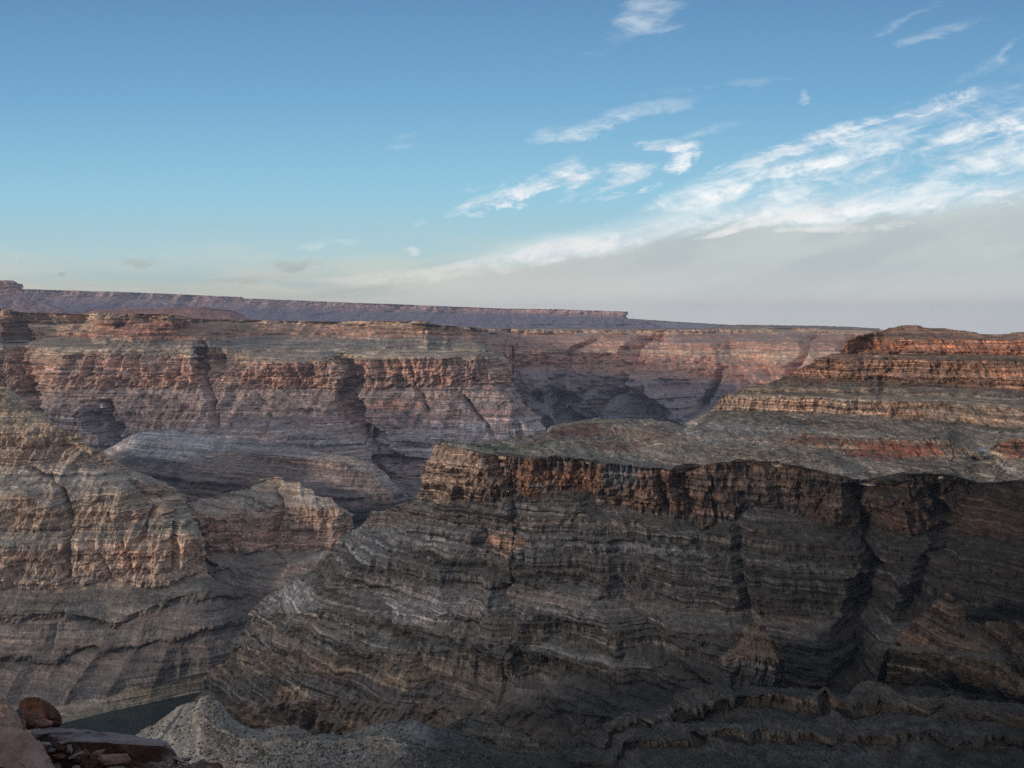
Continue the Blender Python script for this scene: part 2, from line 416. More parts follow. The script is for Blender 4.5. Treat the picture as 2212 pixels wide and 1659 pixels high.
    me.polygons.add(len(q)); me.polygons.foreach_set('loop_start', np.arange(0, q.size, 4, dtype=np.int32))
    me.update(calc_edges=True)
    at = me.attributes.new('rock', 'FLOAT_COLOR', 'POINT')
    at.data.foreach_set('color', np.concatenate([C.reshape(-1, 3), TN.reshape(-1, 1)], -1).astype(np.float32).ravel())
    o = bpy.data.objects.new(name, me); COL.objects.link(o); o['kind'] = 'structure'
    me.materials.append(mat)
    if scatter:
        SCATTER.append((verts.reshape(nr, nc, 3), scatter, VV, PX, PY))
    return o

# ------------------------------------------------------------------ materials
def new_mat(name, rough=0.95):
    m = bpy.data.materials.new(name); m.use_nodes = True; nt = m.node_tree; nt.nodes.clear(); E.nt = nt
    out = nt.nodes.new('ShaderNodeOutputMaterial'); b = nt.nodes.new('ShaderNodeBsdfPrincipled')
    b.inputs['Roughness'].default_value = rough; b.inputs['Specular IOR Level'].default_value = 0.15
    nt.links.new(b.outputs[0], out.inputs[0])
    return m, nt, b
PATCH = 1.0
def rock_mat(name, s=1.0, contrast=1.0, speck=0.0, gain=1.0, stain=0.5, bump=0.6, talus=(0.15, 0.14, 0.12)):
    """s: metres of the finest feature that shows"""
    m, nt, b = new_mat(name)
    g = nt.nodes.new('ShaderNodeNewGeometry'); at = nt.nodes.new('ShaderNodeAttribute'); at.attribute_name = 'rock'
    sp = nt.nodes.new('ShaderNodeSeparateXYZ'); nt.links.new(g.outputs['Position'], sp.inputs[0])
    x, y, z = (E(o) for o in sp.outputs)
    sn = nt.nodes.new('ShaderNodeSeparateXYZ'); nt.links.new(g.outputs['Normal'], sn.inputs[0])
    nz = E(sn.outputs[2])
    big = noise(g.outputs['Position'], 0.004 / s ** 0.3, 4, 0.6)
    zz = z + (noise(g.outputs['Position'], 0.006, 3, 0.5) - 0.5) * 22
    band = noise(vec(x * 0.0012, y * 0.0012, zz * 0.045), 1.0, 6, 0.75)
    thin = noise(vec(x * 0.004, y * 0.004, zz * 0.30 / s), 1.0, 4, 0.7)
    streak = noise(vec(x * 0.09 / s, y * 0.09 / s, z * 0.010 / s), 1.0, 5, 0.65)
    mott = noise(g.outputs['Position'], 0.07 / s, 6, 0.72)
    fine_ = noise(g.outputs['Position'], 0.35 / s, 4, 0.7)
    steep = ss(0.75, 0.45, nz)
    layer = noise(vec(x * 0.003, y * 0.003, zz * 0.13), 1.0, 3, 0.6)
    val = 1.0 + contrast * ((band - 0.5) * 1.7 + (mott - 0.5) * 1.8 + (fine_ - 0.5) * 1.6 + (layer - 0.5) * 1.3) + contrast * steep * ((thin - 0.5) * 1.6 + (streak - 0.5) * 1.2)
    bed = noise(vec(x * 0.005, y * 0.005, zz * 0.21 / s ** 0.6), 1.0, 2, 0.6) + (mott - 0.5) * 0.25
    val = val * (1.0 + ss(0.56, 0.63, bed) * 0.75 * contrast * 0.5 - ss(0.45, 0.38, bed) * 0.28 * contrast * steep)
    val = val.mx(0.16) * gain
    col = mixc(1.0, at.outputs['Color'], grey(val), 'MULTIPLY')
    hue = noise(vec(x * 0.0015, y * 0.0015, zz * 0.028 + 40.0), 1.0, 4, 0.65) * 0.7 + noise(g.outputs['Position'], 0.012 / s ** 0.5, 3, 0.6) * 0.3
    col = mixc(ss(0.50, 0.62, hue) * 0.8, col, mixc(1.0, col, (1.15, 0.96, 0.87), 'MULTIPLY'))
    col = mixc(ss(0.47, 0.38, hue) * 0.8, col, mixc(1.0, col, (0.86, 0.96, 1.06), 'MULTIPLY'))
    # dark varnish running down the faces, pale fresh patches
    patch = noise(vec(x * 0.06 / s, y * 0.06 / s, z * 0.03 / s), 1.0, 6, 0.78)
    dk = (ss(0.52, 0.70, streak * 0.6 + big * 0.4) + ss(0.50, 0.60, patch * .7 + big * .3) * PATCH).c() * steep * stain
    col = mixc(dk.c(), col, mixc(0.75, col, (0.02, 0.018, 0.016)))
    pl = ss(0.60, 0.72, noise(vec(x * 0.02 / s, y * 0.02 / s, z * 0.012 / s), 1.0, 4, 0.6)) * steep * 0.5
    col = mixc(pl.c(), col, mixc(1.0, col, (1.7, 1.5, 1.35), 'MULTIPLY'))
    # dusty talus on everything that lies flat
    col = mixc((ss(0.60, 0.85, nz) * 0.35).c(), col, mixc(1.0, talus, grey(E(at.outputs['Alpha']) * (0.7 + mott * 0.6)), 'MULTIPLY'))
    if speck:
        v = nt.nodes.new('ShaderNodeTexVoronoi'); v.inputs['Scale'].default_value = 0.16 / s
        nt.links.new(g.outputs['Position'], v.inputs['Vector'])
        d = ss(0.34, 0.22, E(v.outputs['Distance'])) * ss(0.42, 0.55, noise(g.outputs['Position'], 0.03 / s, 3, .6)) * ss(0.4, 0.7, nz) * speck
        col = mixc(d.c(), col, (0.025, 0.030, 0.018))
    nt.links.new(col, b.inputs['Base Color'])
    bp = nt.nodes.new('ShaderNodeBump'); bp.inputs['Strength'].default_value = bump; bp.inputs['Distance'].default_value = 3.0 * s
    h = mott * 1.0 + fine_ * 0.5 + thin * 0.5 * steep
    nt.links.new(h.v, bp.inputs['Height']); nt.links.new(bp.outputs[0], b.inputs['Normal'])
    return m

M_far = rock_mat('far_rock', 6.0, 0.8, 0, 1.5, 0.3, 0.3, (0.2, 0.16, 0.14))
M_mid = rock_mat('wall_rock', 2.6, 1.4, 0.0, 1.75, 0.5, 0.6)
M_farwall = rock_mat('far_wall_rock', 3.4, 0.95, 0.0, 1.7, 0.4, 0.5)
M_spur = rock_mat('spur_rock', 1.5, 1.3, 0.3, 1.75, 0.4, 0.6)
M_near = rock_mat('near_rock', 0.9, 2.1, 0.3, 1.0, 0.75, 0.8, (0.175, 0.16, 0.135))
M_slope = rock_mat('scree', 0.5, 1.3, 0.15, 1.0, 0.3, 0.8, (0.20, 0.195, 0.175))

# albedos
TAN = (.34, .25, .18); RED = (.24, .115, .08); GRY = (.20, .18, .155); RWL = (.36, .21, .155); MAU = (.20, .175, .165); DGR = (.15, .14, .13)

# ------------------------------------------------------------------ far country
sheet('far_ridge', [[(1200, 684, 30000), (1360, 688, 30000), (1475, 696, 30000), (1600, 703, 31000), (1700, 712, 31000)],
                    [(1200, 690, 29900), (1360, 693, 29900), (1475, 699, 29900), (1600, 705, 30900), (1700, 713, 30900)],
                    [(1200, 714, 29000), (1700, 714, 29000)]],
      [('cliff', RED), ('talus', MAU)], lam=1200, gul=200, flute=50, step=10, ter=0, fine=8, du=3, dv=1.5, mat=M_far, turnL=2000)
sheet('far_plateau', [[(-300, 618, 17500), (60, 625, 17500), (300, 632, 17800), (505, 641, 18000), (522, 641, 18000), (530, 645, 18200), (740, 653, 18500), (1100, 667, 18000), (1200, 668, 17500), (1345, 673, 17000)],
                      [(-300, 630, 17400), (60, 637, 17400), (300, 645, 17700), (520, 655, 17850), (740, 664, 18300), (1100, 674, 17900), (1345, 681, 16900)],
                      [(-300, 640, 17200), (60, 646, 17200), (520, 664, 17600), (740, 671, 18100), (1100, 678, 17800), (1352, 686, 16800)],
                      [(-300, 700, 15200), (740, 712, 15300), (1350, 712, 15500), (1440, 714, 15600)]],
      [('cliff', (.34, .24, .22)), ('ledgy', (.24, .17, .17)), ('badland', (.16, .135, .18))], lam=650, gul=260, flute=60, step=14, ter=0.6, fine=10, du=1.4, dv=1.0,  # albedo tinted purple-blue, distance haze painted into the colour
      mat=M_far, turnR=9000, back=9000, skirt=(500, 300), rad=60)
sheet('far_butte', [[(-300, 603, 13000), (0, 606, 13000), (29, 606, 13000), (38, 613, 13000)],
                    [(-300, 622, 12900), (0, 624, 12900), (40, 627, 12900), (50, 633, 12950)],
                    [(-300, 700, 11900), (100, 700, 12000), (190, 694, 12400)]],
      [('cliff', (.36, .22, .17)), ('badland', (.20, .14, .15))], lam=500, gul=120, flute=60, step=14, ter=0.5, fine=8, du=1.4, dv=1.2,
      mat=M_far, turnR=2500, back=1500, skirt=(500, 300), rad=50)
sheet('far_hills', [[(140, 690, 9600), (207, 668, 9500), (245, 667, 9500), (283, 663, 9500), (330, 667, 9400), (355, 664, 9400), (433, 663, 9400), (470, 668, 9400), (500, 671, 9400), (528, 685, 9400), (560, 694, 9400)],
                    [(140, 702, 8600), (560, 702, 8700)]],
      [('badland', (.24, .12, .10))], lam=260, gul=60, flute=20, step=8, ter=0.8, fine=6, du=1.6, dv=1.4, mat=M_far, turnL=600, turnR=600, back=1200, back_dz=-250, skirt=(300, 150))

# ------------------------------------------------------------------ far right wall
def clip_rows(rows, px):
    out = []
    for r in rows:
        a = np.array(r, float); q = [t for t in r if t[0] < px]
        out.append(q + [(px, float(np.interp(px, a[:, 0], a[:, 1])), float(np.interp(px, a[:, 0], a[:, 2])))])
    return out
sheet('far_canyon_wall', clip_rows([
    [(900, 708, 8600), (1200, 709, 8700), (1400, 711, 8100), (1475, 711, 7900), (1595, 702, 8000), (1750, 704, 7600), (1850, 707, 7200), (1888, 713, 6900), (2150, 722, 6300)],
    [(900, 711, 8400), (1200, 712, 8500), (1440, 713, 7900), (1595, 711, 7700), (1750, 711, 7400), (1888, 716, 6800), (2150, 726, 6200)],
    [(900, 720, 8350), (1200, 720, 8450), (1440, 722, 7850), (1595, 720, 7650), (1888, 724, 6750), (2150, 735, 6150)],
    [(900, 736, 8100), (1240, 737, 8100), (1480, 742, 7500), (1700, 738, 7000), (2150, 752, 6000)],
    [(900, 758, 7900), (1240, 757, 7900), (1440, 758, 7500), (1600, 757, 7200), (1750, 760, 6700), (2150, 775, 5900)],
    [(900, 764, 7850), (1240, 764, 7850), (1440, 766, 7450), (1600, 772, 7100), (1750, 785, 6600), (2150, 800, 5800)],
    [(900, 796, 7800), (1200, 797, 7750), (1350, 812, 7300), (1480, 820, 7050), (1700, 835, 6500), (2150, 850, 5700)],
    [(900, 840, 7600), (1150, 845, 7550), (1270, 850, 7500), (1400, 855, 7050), (1560, 852, 6800), (2150, 880, 5600)],
    [(900, 880, 7450), (1170, 880, 7400), (1250, 880, 7400), (1380, 880, 6950), (1560, 880, 6680), (2150, 910, 5500)],
    [(900, 960, 7200), (1170, 940, 7200), (1240, 925, 7250), (1350, 925, 6750), (1560, 930, 6450), (2150, 960, 5300)],
    [(900, 1060, 6900), (2150, 1060, 5000)]], 1897),
    [('talus', (.20, .16, .13)), ('cliff', TAN), ('talus', (.30, .19, .15)), ('ledgy', (.33, .20, .15)), ('ledgy', (.38, .27, .20)), ('cliff', RWL), ('ledgy', (.25, .20, .20)), ('ledgy', (.21, .18, .19)), ('ledgy', (.19, .165, .185)), ('ledgy', (.15, .14, .16))],
    lam=420, gul=190, flute=45, step=16, ter=1.2, fine=5, du=1.3, dv=1.3, mat=M_farwall, back=14000, turnR=3000, skirt=(400, 200), seed=3,
    ravines=[([(1122, 718), (1110, 760), (1092, 800), (1090, 850)], 18, 190), ([(1310, 722), (1235, 765), (1212, 792), (1190, 850)], 20, 200),
             ([(1425, 720), (1375, 757), (1352, 800), (1330, 850), (1290, 900), (1240, 930)], 34, 330), ([(1200, 840), (1240, 930)], 60, 500),
             ([(1750, 712), (1735, 760), (1700, 830)], 14, 260), ([(1840, 715), (1815, 760)], 12, 220), ([(1560, 790), (1530, 850), (1500, 900)], 18, 300), ([(1370, 800), (1430, 850), (1500, 910), (1540, 960)], 60, -420), ([(1600, 790), (1640, 830), (1660, 900)], 50, -350), ([(1285, 800), (1270, 850), (1230, 930)], 40, -90), ([(1150, 800), (1165, 860), (1190, 930)], 40, -350)])

# ------------------------------------------------------------------ wall across the canyon
mid_rows = [
    [(-300, 664, 5200), (0, 667, 5100), (27, 669, 5100), (31, 674, 5300), (205, 680, 5300), (222, 676, 4900), (375, 680, 4850), (388, 687, 5100), (540, 692, 5600), (740, 695, 5500), (915, 694, 5000), (923, 701, 5050), (1020, 707, 5400)],
    [(-300, 690, 5150), (0, 692, 5050), (27, 694, 5050), (31, 700, 5280), (205, 700, 5280), (222, 691, 4860), (375, 693, 4810), (392, 697, 5080), (540, 700, 5560), (740, 703, 5460), (915, 703, 4960), (925, 708, 5020), (1022, 714, 5350)],
    [(-300, 728, 5000), (0, 728, 4950), (30, 730, 5150), (200, 733, 5150), (212, 733, 4700), (450, 736, 4700), (540, 733, 5250), (740, 733, 5200), (915, 728, 4850), (1045, 738, 5150)],
    [(-300, 750, 4850), (0, 752, 4800), (220, 752, 4620), (450, 752, 4620), (600, 757, 4850), (780, 756, 4800), (850, 756, 4720), (1030, 756, 4850), (1055, 762, 5050)],
    [(-300, 762, 4800), (0, 765, 4780), (80, 772, 4800), (130, 767, 4520), (420, 766, 4550), (432, 772, 4700), (540, 778, 4600), (640, 785, 4450), (720, 780, 4480), (745, 792, 4560), (770, 779, 4560), (870, 774, 4450), (1060, 774, 4600), (1085, 786, 4850)],
    [(-300, 850, 4750), (0, 852, 4700), (80, 852, 4720), (110, 842, 4430), (420, 839, 4480), (545, 838, 4500), (730, 845, 4400), (755, 850, 4500), (785, 840, 4500), (1070, 832, 4500), (1090, 834, 4780)],
    [(-300, 900, 4500), (70, 895, 4450), (120, 893, 4150), (440, 893, 4200), (700, 890, 4150), (760, 900, 4230), (800, 890, 4230), (1100, 868, 4330), (1118, 872, 4600)],
    [(-300, 960, 4250), (80, 960, 4200), (260, 945, 3950), (420, 930, 3960), (700, 930, 3930), (770, 950, 3980), (820, 940, 4020), (1120, 903, 4100), (1150, 905, 4350)],
    [(-300, 1010, 4050), (100, 990, 4000), (280, 975, 3760), (500, 965, 3740), (720, 978, 3700), (800, 1000, 3720), (850, 995, 3820), (940, 985, 3850), (1160, 935, 3950), (1172, 938, 4150)],
    [(-300, 1090, 3800), (150, 1070, 3700), (400, 1070, 3500), (850, 1060, 3550), (930, 1040, 3600), (1000, 1000, 3700), (1180, 970, 3850), (1190, 970, 4000)],
    [(-300, 1250, 3300), (400, 1250, 3100), (900, 1200, 3200), (1200, 1100, 3400)]]
mid_rows = [r if k < 5 else [(a, b, 4500 - (4500 - c) * .6 if c < 4500 else c) for a, b, c in r] for k, r in enumerate(mid_rows)]
sheet('canyon_wall', mid_rows,
    [('cliff', (.38, .28, .20)), ('ledgy', (.27, .165, .12)), ('ledgy', (.20, .17, .14)), ('ledgy', (.30, .24, .18)), ('cliff', (.29, .195, .15)), ('ledgy', (.235, .18, .16)), ('ledgy', (.25, .195, .18)), ('ledgy', (.27, .23, .225)), ('ledgy', (.17, .14, .14)), ('ledgy', (.12, .11, .115))],
    lam=230, gul=110, flute=30, step=10, ter=1.1, fine=3.5, du=1.3, dv=1.3, mat=M_mid, back=3500, turnR=1500, rad=25, skirt=(300, 300), seed=1,
    ravines=[([(740, 770), (760, 830), (772, 900), (800, 960), (838, 1010), (850, 1060)], 34, 220),
             ([(30, 690), (40, 760), (60, 830), (75, 900)], 30, 200), ([(440, 740), (430, 790), (450, 850), (475, 950)], 14, 120),
             ([(295, 770), (300, 810)], 9, 60), ([(640, 800), (645, 850)], 8, 50), ([(880, 775), (900, 840), (930, 900)], 10, 60),
             ([(555, 850), (580, 900), (560, 950)], 10, 60), ([(210, 870), (260, 960), (330, 1060)], 40, 200), ([(1000, 850), (1040, 905), (1080, 960)], 12, 90)],
    paint=[(150, 930, 210, 62, (.10, .092, .105), .85), (330, 1010, 160, 40, (.10, .092, .105), .8), (330, 715, 130, 20, (.25, .12, .09), .8), (620, 810, 80, 36, (.27, .15, .12), .6), (920, 805, 150, 30, (.34, .21, .165), .6), (850, 875, 70, 12, (.38, .22, .17), .7), (230, 800, 140, 20, (.36, .24, .19), .6), (120, 710, 110, 16, (.40, .28, .19), .7), (340, 900, 100, 40, (.16, .11, .10), .7), (570, 885, 5, 22, (.5, .45, .42), .8), (650, 950, 110, 18, (.30, .27, .27), .6), (960, 935, 150, 22, (.30, .27, .28), .6), (620, 760, 160, 20, (.20, .17, .14), .6)])  # first two patches: blue shade behind the spur, painted into the colour

# ------------------------------------------------------------------ low ridge on the far bank
sheet('low_ridge', [
    [(225, 975, 3700), (290, 937, 3650), (365, 926, 3550), (420, 940, 3450), (490, 947, 3350), (533, 946, 3300), (633, 964, 3200), (707, 979, 3120), (760, 987, 3060), (804, 1002, 3020), (837, 1026, 2980), (884, 1077, 2920)],
    [(255, 1010, 3480), (420, 995, 3300), (560, 980, 3180), (737, 1005, 3000), (815, 1035, 2940), (883, 1080, 2900)],
    [(280, 1060, 3300), (500, 1040, 3080), (737, 1060, 2900), (850, 1076, 2870), (883, 1084, 2890)],
    [(300, 1130, 3080), (600, 1090, 2900), (760, 1100, 2800), (860, 1100, 2850)],
    [(300, 1230, 2950), (700, 1160, 2780), (800, 1140, 2780), (840, 1140, 2830)],
    [(300, 1400, 2800), (850, 1300, 2650)]],
    [('talus', (.22, .20, .195)), ('ledgy', (.17, .135, .125)), ('ledgy', (.12, .095, .095)), ('ledgy', (.075, .062, .07)), ('talus', (.06, .055, .06))],
    lam=160, gul=34, flute=14, step=8, ter=1.1, fine=2.2, du=1.5, dv=1.3, mat=M_spur, back=500, back_dz=-260, turnR=400, turnL=500, skirt=(150, 200), seed=2, paint=[(290, 1050, 110, 70, (.075, .07, .085), .85), (370, 958, 130, 30, (.34, .335, .34), .9), (700, 1000, 120, 18, (.26, .20, .17), .6)])  # first patch: shade of the left ravine, painted into the colour

# ------------------------------------------------------------------ butte by the river
sheet('butte', [
    [(405, 1088, 3000), (470, 1074, 2930), (533, 1059, 2880), (547, 1043, 2870), (575, 1035, 2860), (597, 1031, 2850), (617, 1041, 2830), (645, 1044, 2810), (652, 1056, 2800), (677, 1061, 2790), (684, 1074, 2770), (717, 1077, 2750), (728, 1095, 2740)],
    [(400, 1120, 2860), (540, 1112, 2780), (572, 1092, 2740), (610, 1098, 2730), (680, 1096, 2700), (735, 1102, 2690), (745, 1112, 2710)],
    [(420, 1190, 2790), (500, 1200, 2720), (560, 1190, 2670), (650, 1195, 2640), (735, 1180, 2640), (748, 1168, 2670)],
    [(440, 1235, 2650), (560, 1225, 2560), (680, 1212, 2530), (772, 1180, 2580)],
    [(450, 1270, 2560), (560, 1262, 2480), (680, 1240, 2470), (780, 1205, 2520)],
    [(450, 1350, 2420), (560, 1340, 2380), (650, 1320, 2380), (790, 1260, 2420)]],
    [('ledgy', (.30, .26, .215)), ('cliff', (.29, .20, .155)), ('talus', (.18, .155, .135)), ('ledgy', (.15, .125, .11)), ('talus', (.15, .125, .11))],
    lam=110, gul=32, flute=12, step=6, ter=1.0, fine=1.8, du=1.4, dv=1.3, mat=M_spur, back=300, back_dz=-250, turnR=400, turnL=300, skirt=(100, 200), seed=4,
    ravines=[([(600, 1045), (603, 1100), (598, 1180), (610, 1230)], 12, 55), ([(410, 1120), (430, 1200), (450, 1260)], 30, 60)])

# ------------------------------------------------------------------ spur on the left
spur_rows = [
    [(-500, 690, 3000), (-200, 770, 2900), (0, 833, 2800), (23, 839, 2780), (50, 859, 2760), (73, 884, 2740)],
    [(-500, 800, 2850), (-200, 860, 2780), (0, 880, 2720), (60, 888, 2700), (80, 896, 2690), (93, 899, 2690), (101, 924, 2680)],
    [(-500, 900, 2750), (-200, 925, 2680), (0, 932, 2620), (110, 931, 2620), (147, 936, 2620), (163, 953, 2610)],
    [(-500, 1000, 2700), (-200, 1010, 2620), (0, 1012, 2560), (90, 1008, 2540), (170, 1003, 2560), (250, 1008, 2620), (273, 1017, 2640)],
    [(-500, 1070, 2550), (-200, 1080, 2460), (0, 1085, 2420), (60, 1082, 2410), (130, 1098, 2420), (200, 1075, 2450), (270, 1068, 2470), (330, 1052, 2560), (367, 1054, 2600)],
    [(-500, 1140, 2500), (-200, 1140, 2430), (0, 1142, 2390), (150, 1146, 2385), (300, 1130, 2420), (360, 1110, 2470), (393, 1075, 2580), (405, 1098, 2600)],
    [(-500, 1170, 2420), (-200, 1180, 2370), (0, 1182, 2330), (120, 1187, 2330), (200, 1172, 2360), (330, 1160, 2380), (400, 1150, 2420), (426, 1165, 2470)],
    [(-500, 1270, 2370), (-200, 1270, 2320), (0, 1272, 2285), (130, 1280, 2275), (200, 1258, 2310), (270, 1268, 2290), (380, 1266, 2320), (443, 1242, 2400)],
    [(-500, 1330, 2270), (0, 1330, 2220), (150, 1325, 2200), (240, 1345, 2200), (330, 1310, 2230), (450, 1272, 2310), (510, 1280, 2370)],
    [(-500, 1350, 2250), (0, 1350, 2200), (150, 1342, 2185), (240, 1362, 2185), (330, 1325, 2215), (470, 1285, 2290), (520, 1292, 2360)],
    [(-500, 1410, 2170), (0, 1418, 2130), (120, 1425, 2110), (200, 1396, 2140), (300, 1398, 2140), (450, 1350, 2190), (560, 1335, 2280)],
    [(-500, 1422, 2160), (0, 1430, 2120), (120, 1437, 2100), (200, 1406, 2132), (300, 1406, 2132), (450, 1357, 2185), (570, 1342, 2275)],
    [(-500, 1500, 2080), (0, 1492, 2060), (150, 1490, 2040), (300, 1462, 2070), (450, 1420, 2130), (620, 1380, 2230)],
    [(-500, 1580, 2000), (0, 1532, 2010), (100, 1528, 2010), (200, 1510, 2030), (300, 1488, 2060), (460, 1448, 2130), (640, 1410, 2230)],
    [(-500, 1690, None), (-200, 1630, None), (0, 1590, None), (135, 1562, None), (260, 1532, None), (460, 1488, None), (700, 1436, None)]]
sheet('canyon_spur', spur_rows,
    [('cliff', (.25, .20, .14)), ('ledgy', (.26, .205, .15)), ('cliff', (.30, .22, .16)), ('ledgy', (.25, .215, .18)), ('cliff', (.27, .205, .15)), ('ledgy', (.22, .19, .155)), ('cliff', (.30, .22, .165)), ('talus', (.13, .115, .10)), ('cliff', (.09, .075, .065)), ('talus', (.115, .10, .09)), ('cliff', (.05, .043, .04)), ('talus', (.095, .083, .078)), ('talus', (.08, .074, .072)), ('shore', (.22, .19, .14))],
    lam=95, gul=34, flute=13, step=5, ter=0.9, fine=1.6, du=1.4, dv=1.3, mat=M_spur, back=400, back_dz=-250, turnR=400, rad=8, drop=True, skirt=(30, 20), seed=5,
    ravines=[([(60, 1010), (110, 1045), (140, 1090), (150, 1130), (140, 1270)], 14, 60), ([(265, 1020), (340, 1090), (330, 1130), (300, 1180)], 14, 60),
             ([(350, 1060), (385, 1120), (370, 1240)], 12, 50), ([(115, 1190), (140, 1270)], 9, 40), ([(205, 1180), (240, 1265)], 9, 35), ([(255, 1160), (285, 1240)], 8, 30),
             ([(20, 900), (30, 1000)], 8, 20), ([(100, 940), (95, 1000)], 6, 16), ([(140, 1290), (100, 1420)], 16, 20), ([(500, 1270), (545, 1345)], 14, 30)])

# ------------------------------------------------------------------ wall on the right: upper tiers, bench, lower wall
sheet('upper_cliffs', [
    [(1833, 739, 1850), (1851, 729, 1890), (1890, 719, 1940), (1918, 711, 1990), (1941, 709, 2000), (1975, 706, 2020), (1995, 711, 2010), (2058, 713, 1990), (2091, 718, 1990), (2121, 724, 1980), (2158, 726, 1970), (2212, 719, 1940), (2600, 705, 1790)],
    [(1832, 742, 1930), (1900, 738, 1920), (2000, 736, 1900), (2212, 738, 1850), (2600, 735, 1740)],
    [(1822, 762, 1910), (1840, 763, 1900), (1960, 763, 1870), (2212, 772, 1800), (2600, 780, 1660)],
    [(1762, 784, 1860), (1830, 776, 1840), (2000, 781, 1790), (2212, 784, 1720), (2600, 795, 1560)],
    [(1690, 818, 1850), (1800, 822, 1800), (1960, 828, 1760), (2212, 848, 1670), (2600, 865, 1500)],
    [(1672, 831, 1830), (1800, 836, 1780), (1960, 842, 1740), (2212, 852, 1650), (2600, 872, 1480)],
    [(1560, 856, 1800), (1700, 858, 1740), (1950, 870, 1670), (2212, 885, 1570), (2600, 900, 1400)],
    [(1546, 887, 1790), (1730, 892, 1715), (1850, 900, 1670), (2000, 911, 1625), (2212, 925, 1510), (2600, 945, 1350)],
    [(1500, 930, 1700), (2212, 960, 1450), (2600, 990, 1300)]],
    [('ledgy', (.36, .20, .13)), ('cliff', (.38, .17, .10)), ('ledgy', (.33, .19, .125)), ('cliff', (.37, .20, .125)), ('ledgy', (.19, .12, .085)), ('ledgy', (.22, .19, .15)), ('cliff', (.36, .26, .19)), ('talus', (.22, .20, .17))],
    lam=70, gul=22, flute=9, step=4.5, ter=0.8, fine=1.2, du=1.4, dv=1.1, mat=M_near, back=160, back_dz=-160, turnL=300, rad=6, skirt=(60, 60), seed=6, scatter=1200,
    ravines=[([(1955, 735), (1935, 780), (1915, 830), (1885, 900)], 22, 22), ([(2080, 785), (2060, 900)], 12, 10)])
bench_rows = [
    [(955, 958, 1545), (1070, 949, 1700), (1178, 936, 1830), (1190, 920, 1860), (1260, 906, 1900), (1340, 908, 1880), (1475, 917, 1860), (1530, 886, 1850), (1725, 888, 1740), (2000, 906, 1650), (2212, 920, 1540), (2600, 940, 1380)],
    [(955, 960, 1535), (1080, 955, 1620), (1190, 935, 1720), (1330, 925, 1720), (1480, 937, 1670), (1600, 935, 1610), (1680, 932, 1580), (1810, 947, 1500), (2050, 946, 1430), (2110, 985, 1430), (2140, 985, 1410), (2170, 962, 1350), (2600, 980, 1200)],
    [(955, 961, 1530), (1080, 962, 1560), (1200, 955, 1620), (1330, 950, 1620), (1480, 958, 1590), (1600, 962, 1540), (1690, 972, 1505), (1810, 980, 1450), (1950, 991, 1400), (2080, 992, 1380), (2115, 1000, 1410), (2140, 1005, 1390), (2170, 1004, 1320), (2600, 1015, 1170)],
    [(954, 962, 1510), (1000, 970, 1470), (1080, 986, 1430), (1150, 989, 1420), (1200, 987, 1420), (1300, 1002, 1400), (1400, 1012, 1380), (1460, 1016, 1370), (1545, 1000, 1380), (1640, 997, 1370), (1740, 1011, 1330), (1810, 1026, 1300), (1880, 1043, 1280), (1950, 1024, 1290), (2050, 1028, 1270), (2110, 1046, 1290), (2150, 1046, 1260), (2212, 1040, 1200), (2600, 1050, 1080)]]
bench_front = [(a, b, c + 9) for a, b, c in bench_rows[3]]
sheet('bench', bench_rows[:3] + [bench_front],
    [('talus', (.30, .255, .205)), ('cliff', (.24, .185, .145)), ('talus', (.28, .24, .19))],
    lam=80, gul=14, flute=9, step=2.5, ter=0.5, fine=1.5, du=1.3, dv=0.9, mat=M_near, back=500, back_dz=-120, turnL=400, rad=5, skirt=(0, 6), seed=7, hum=9, scatter=10000, paint=[(1245, 932, 62, 14, (.13, .05, .035), .9), (1340, 960, 90, 8, (.15, .07, .05), .7), (1740, 955, 70, 18, (.22, .11, .08), .8), (1945, 970, 130, 22, (.25, .09, .06), .9), (2195, 985, 30, 22, (.22, .09, .06), .8), (1100, 962, 120, 14, (.16, .17, .11), .7), (1600, 940, 150, 30, (.34, .33, .31), .8), (2125, 960, 22, 60, (.27, .27, .28), .7)],
    ravines=[([(2130, 900), (2125, 1050)], 22, 25), ([(1700, 900), (1820, 960), (1800, 985)], 12, 12)])
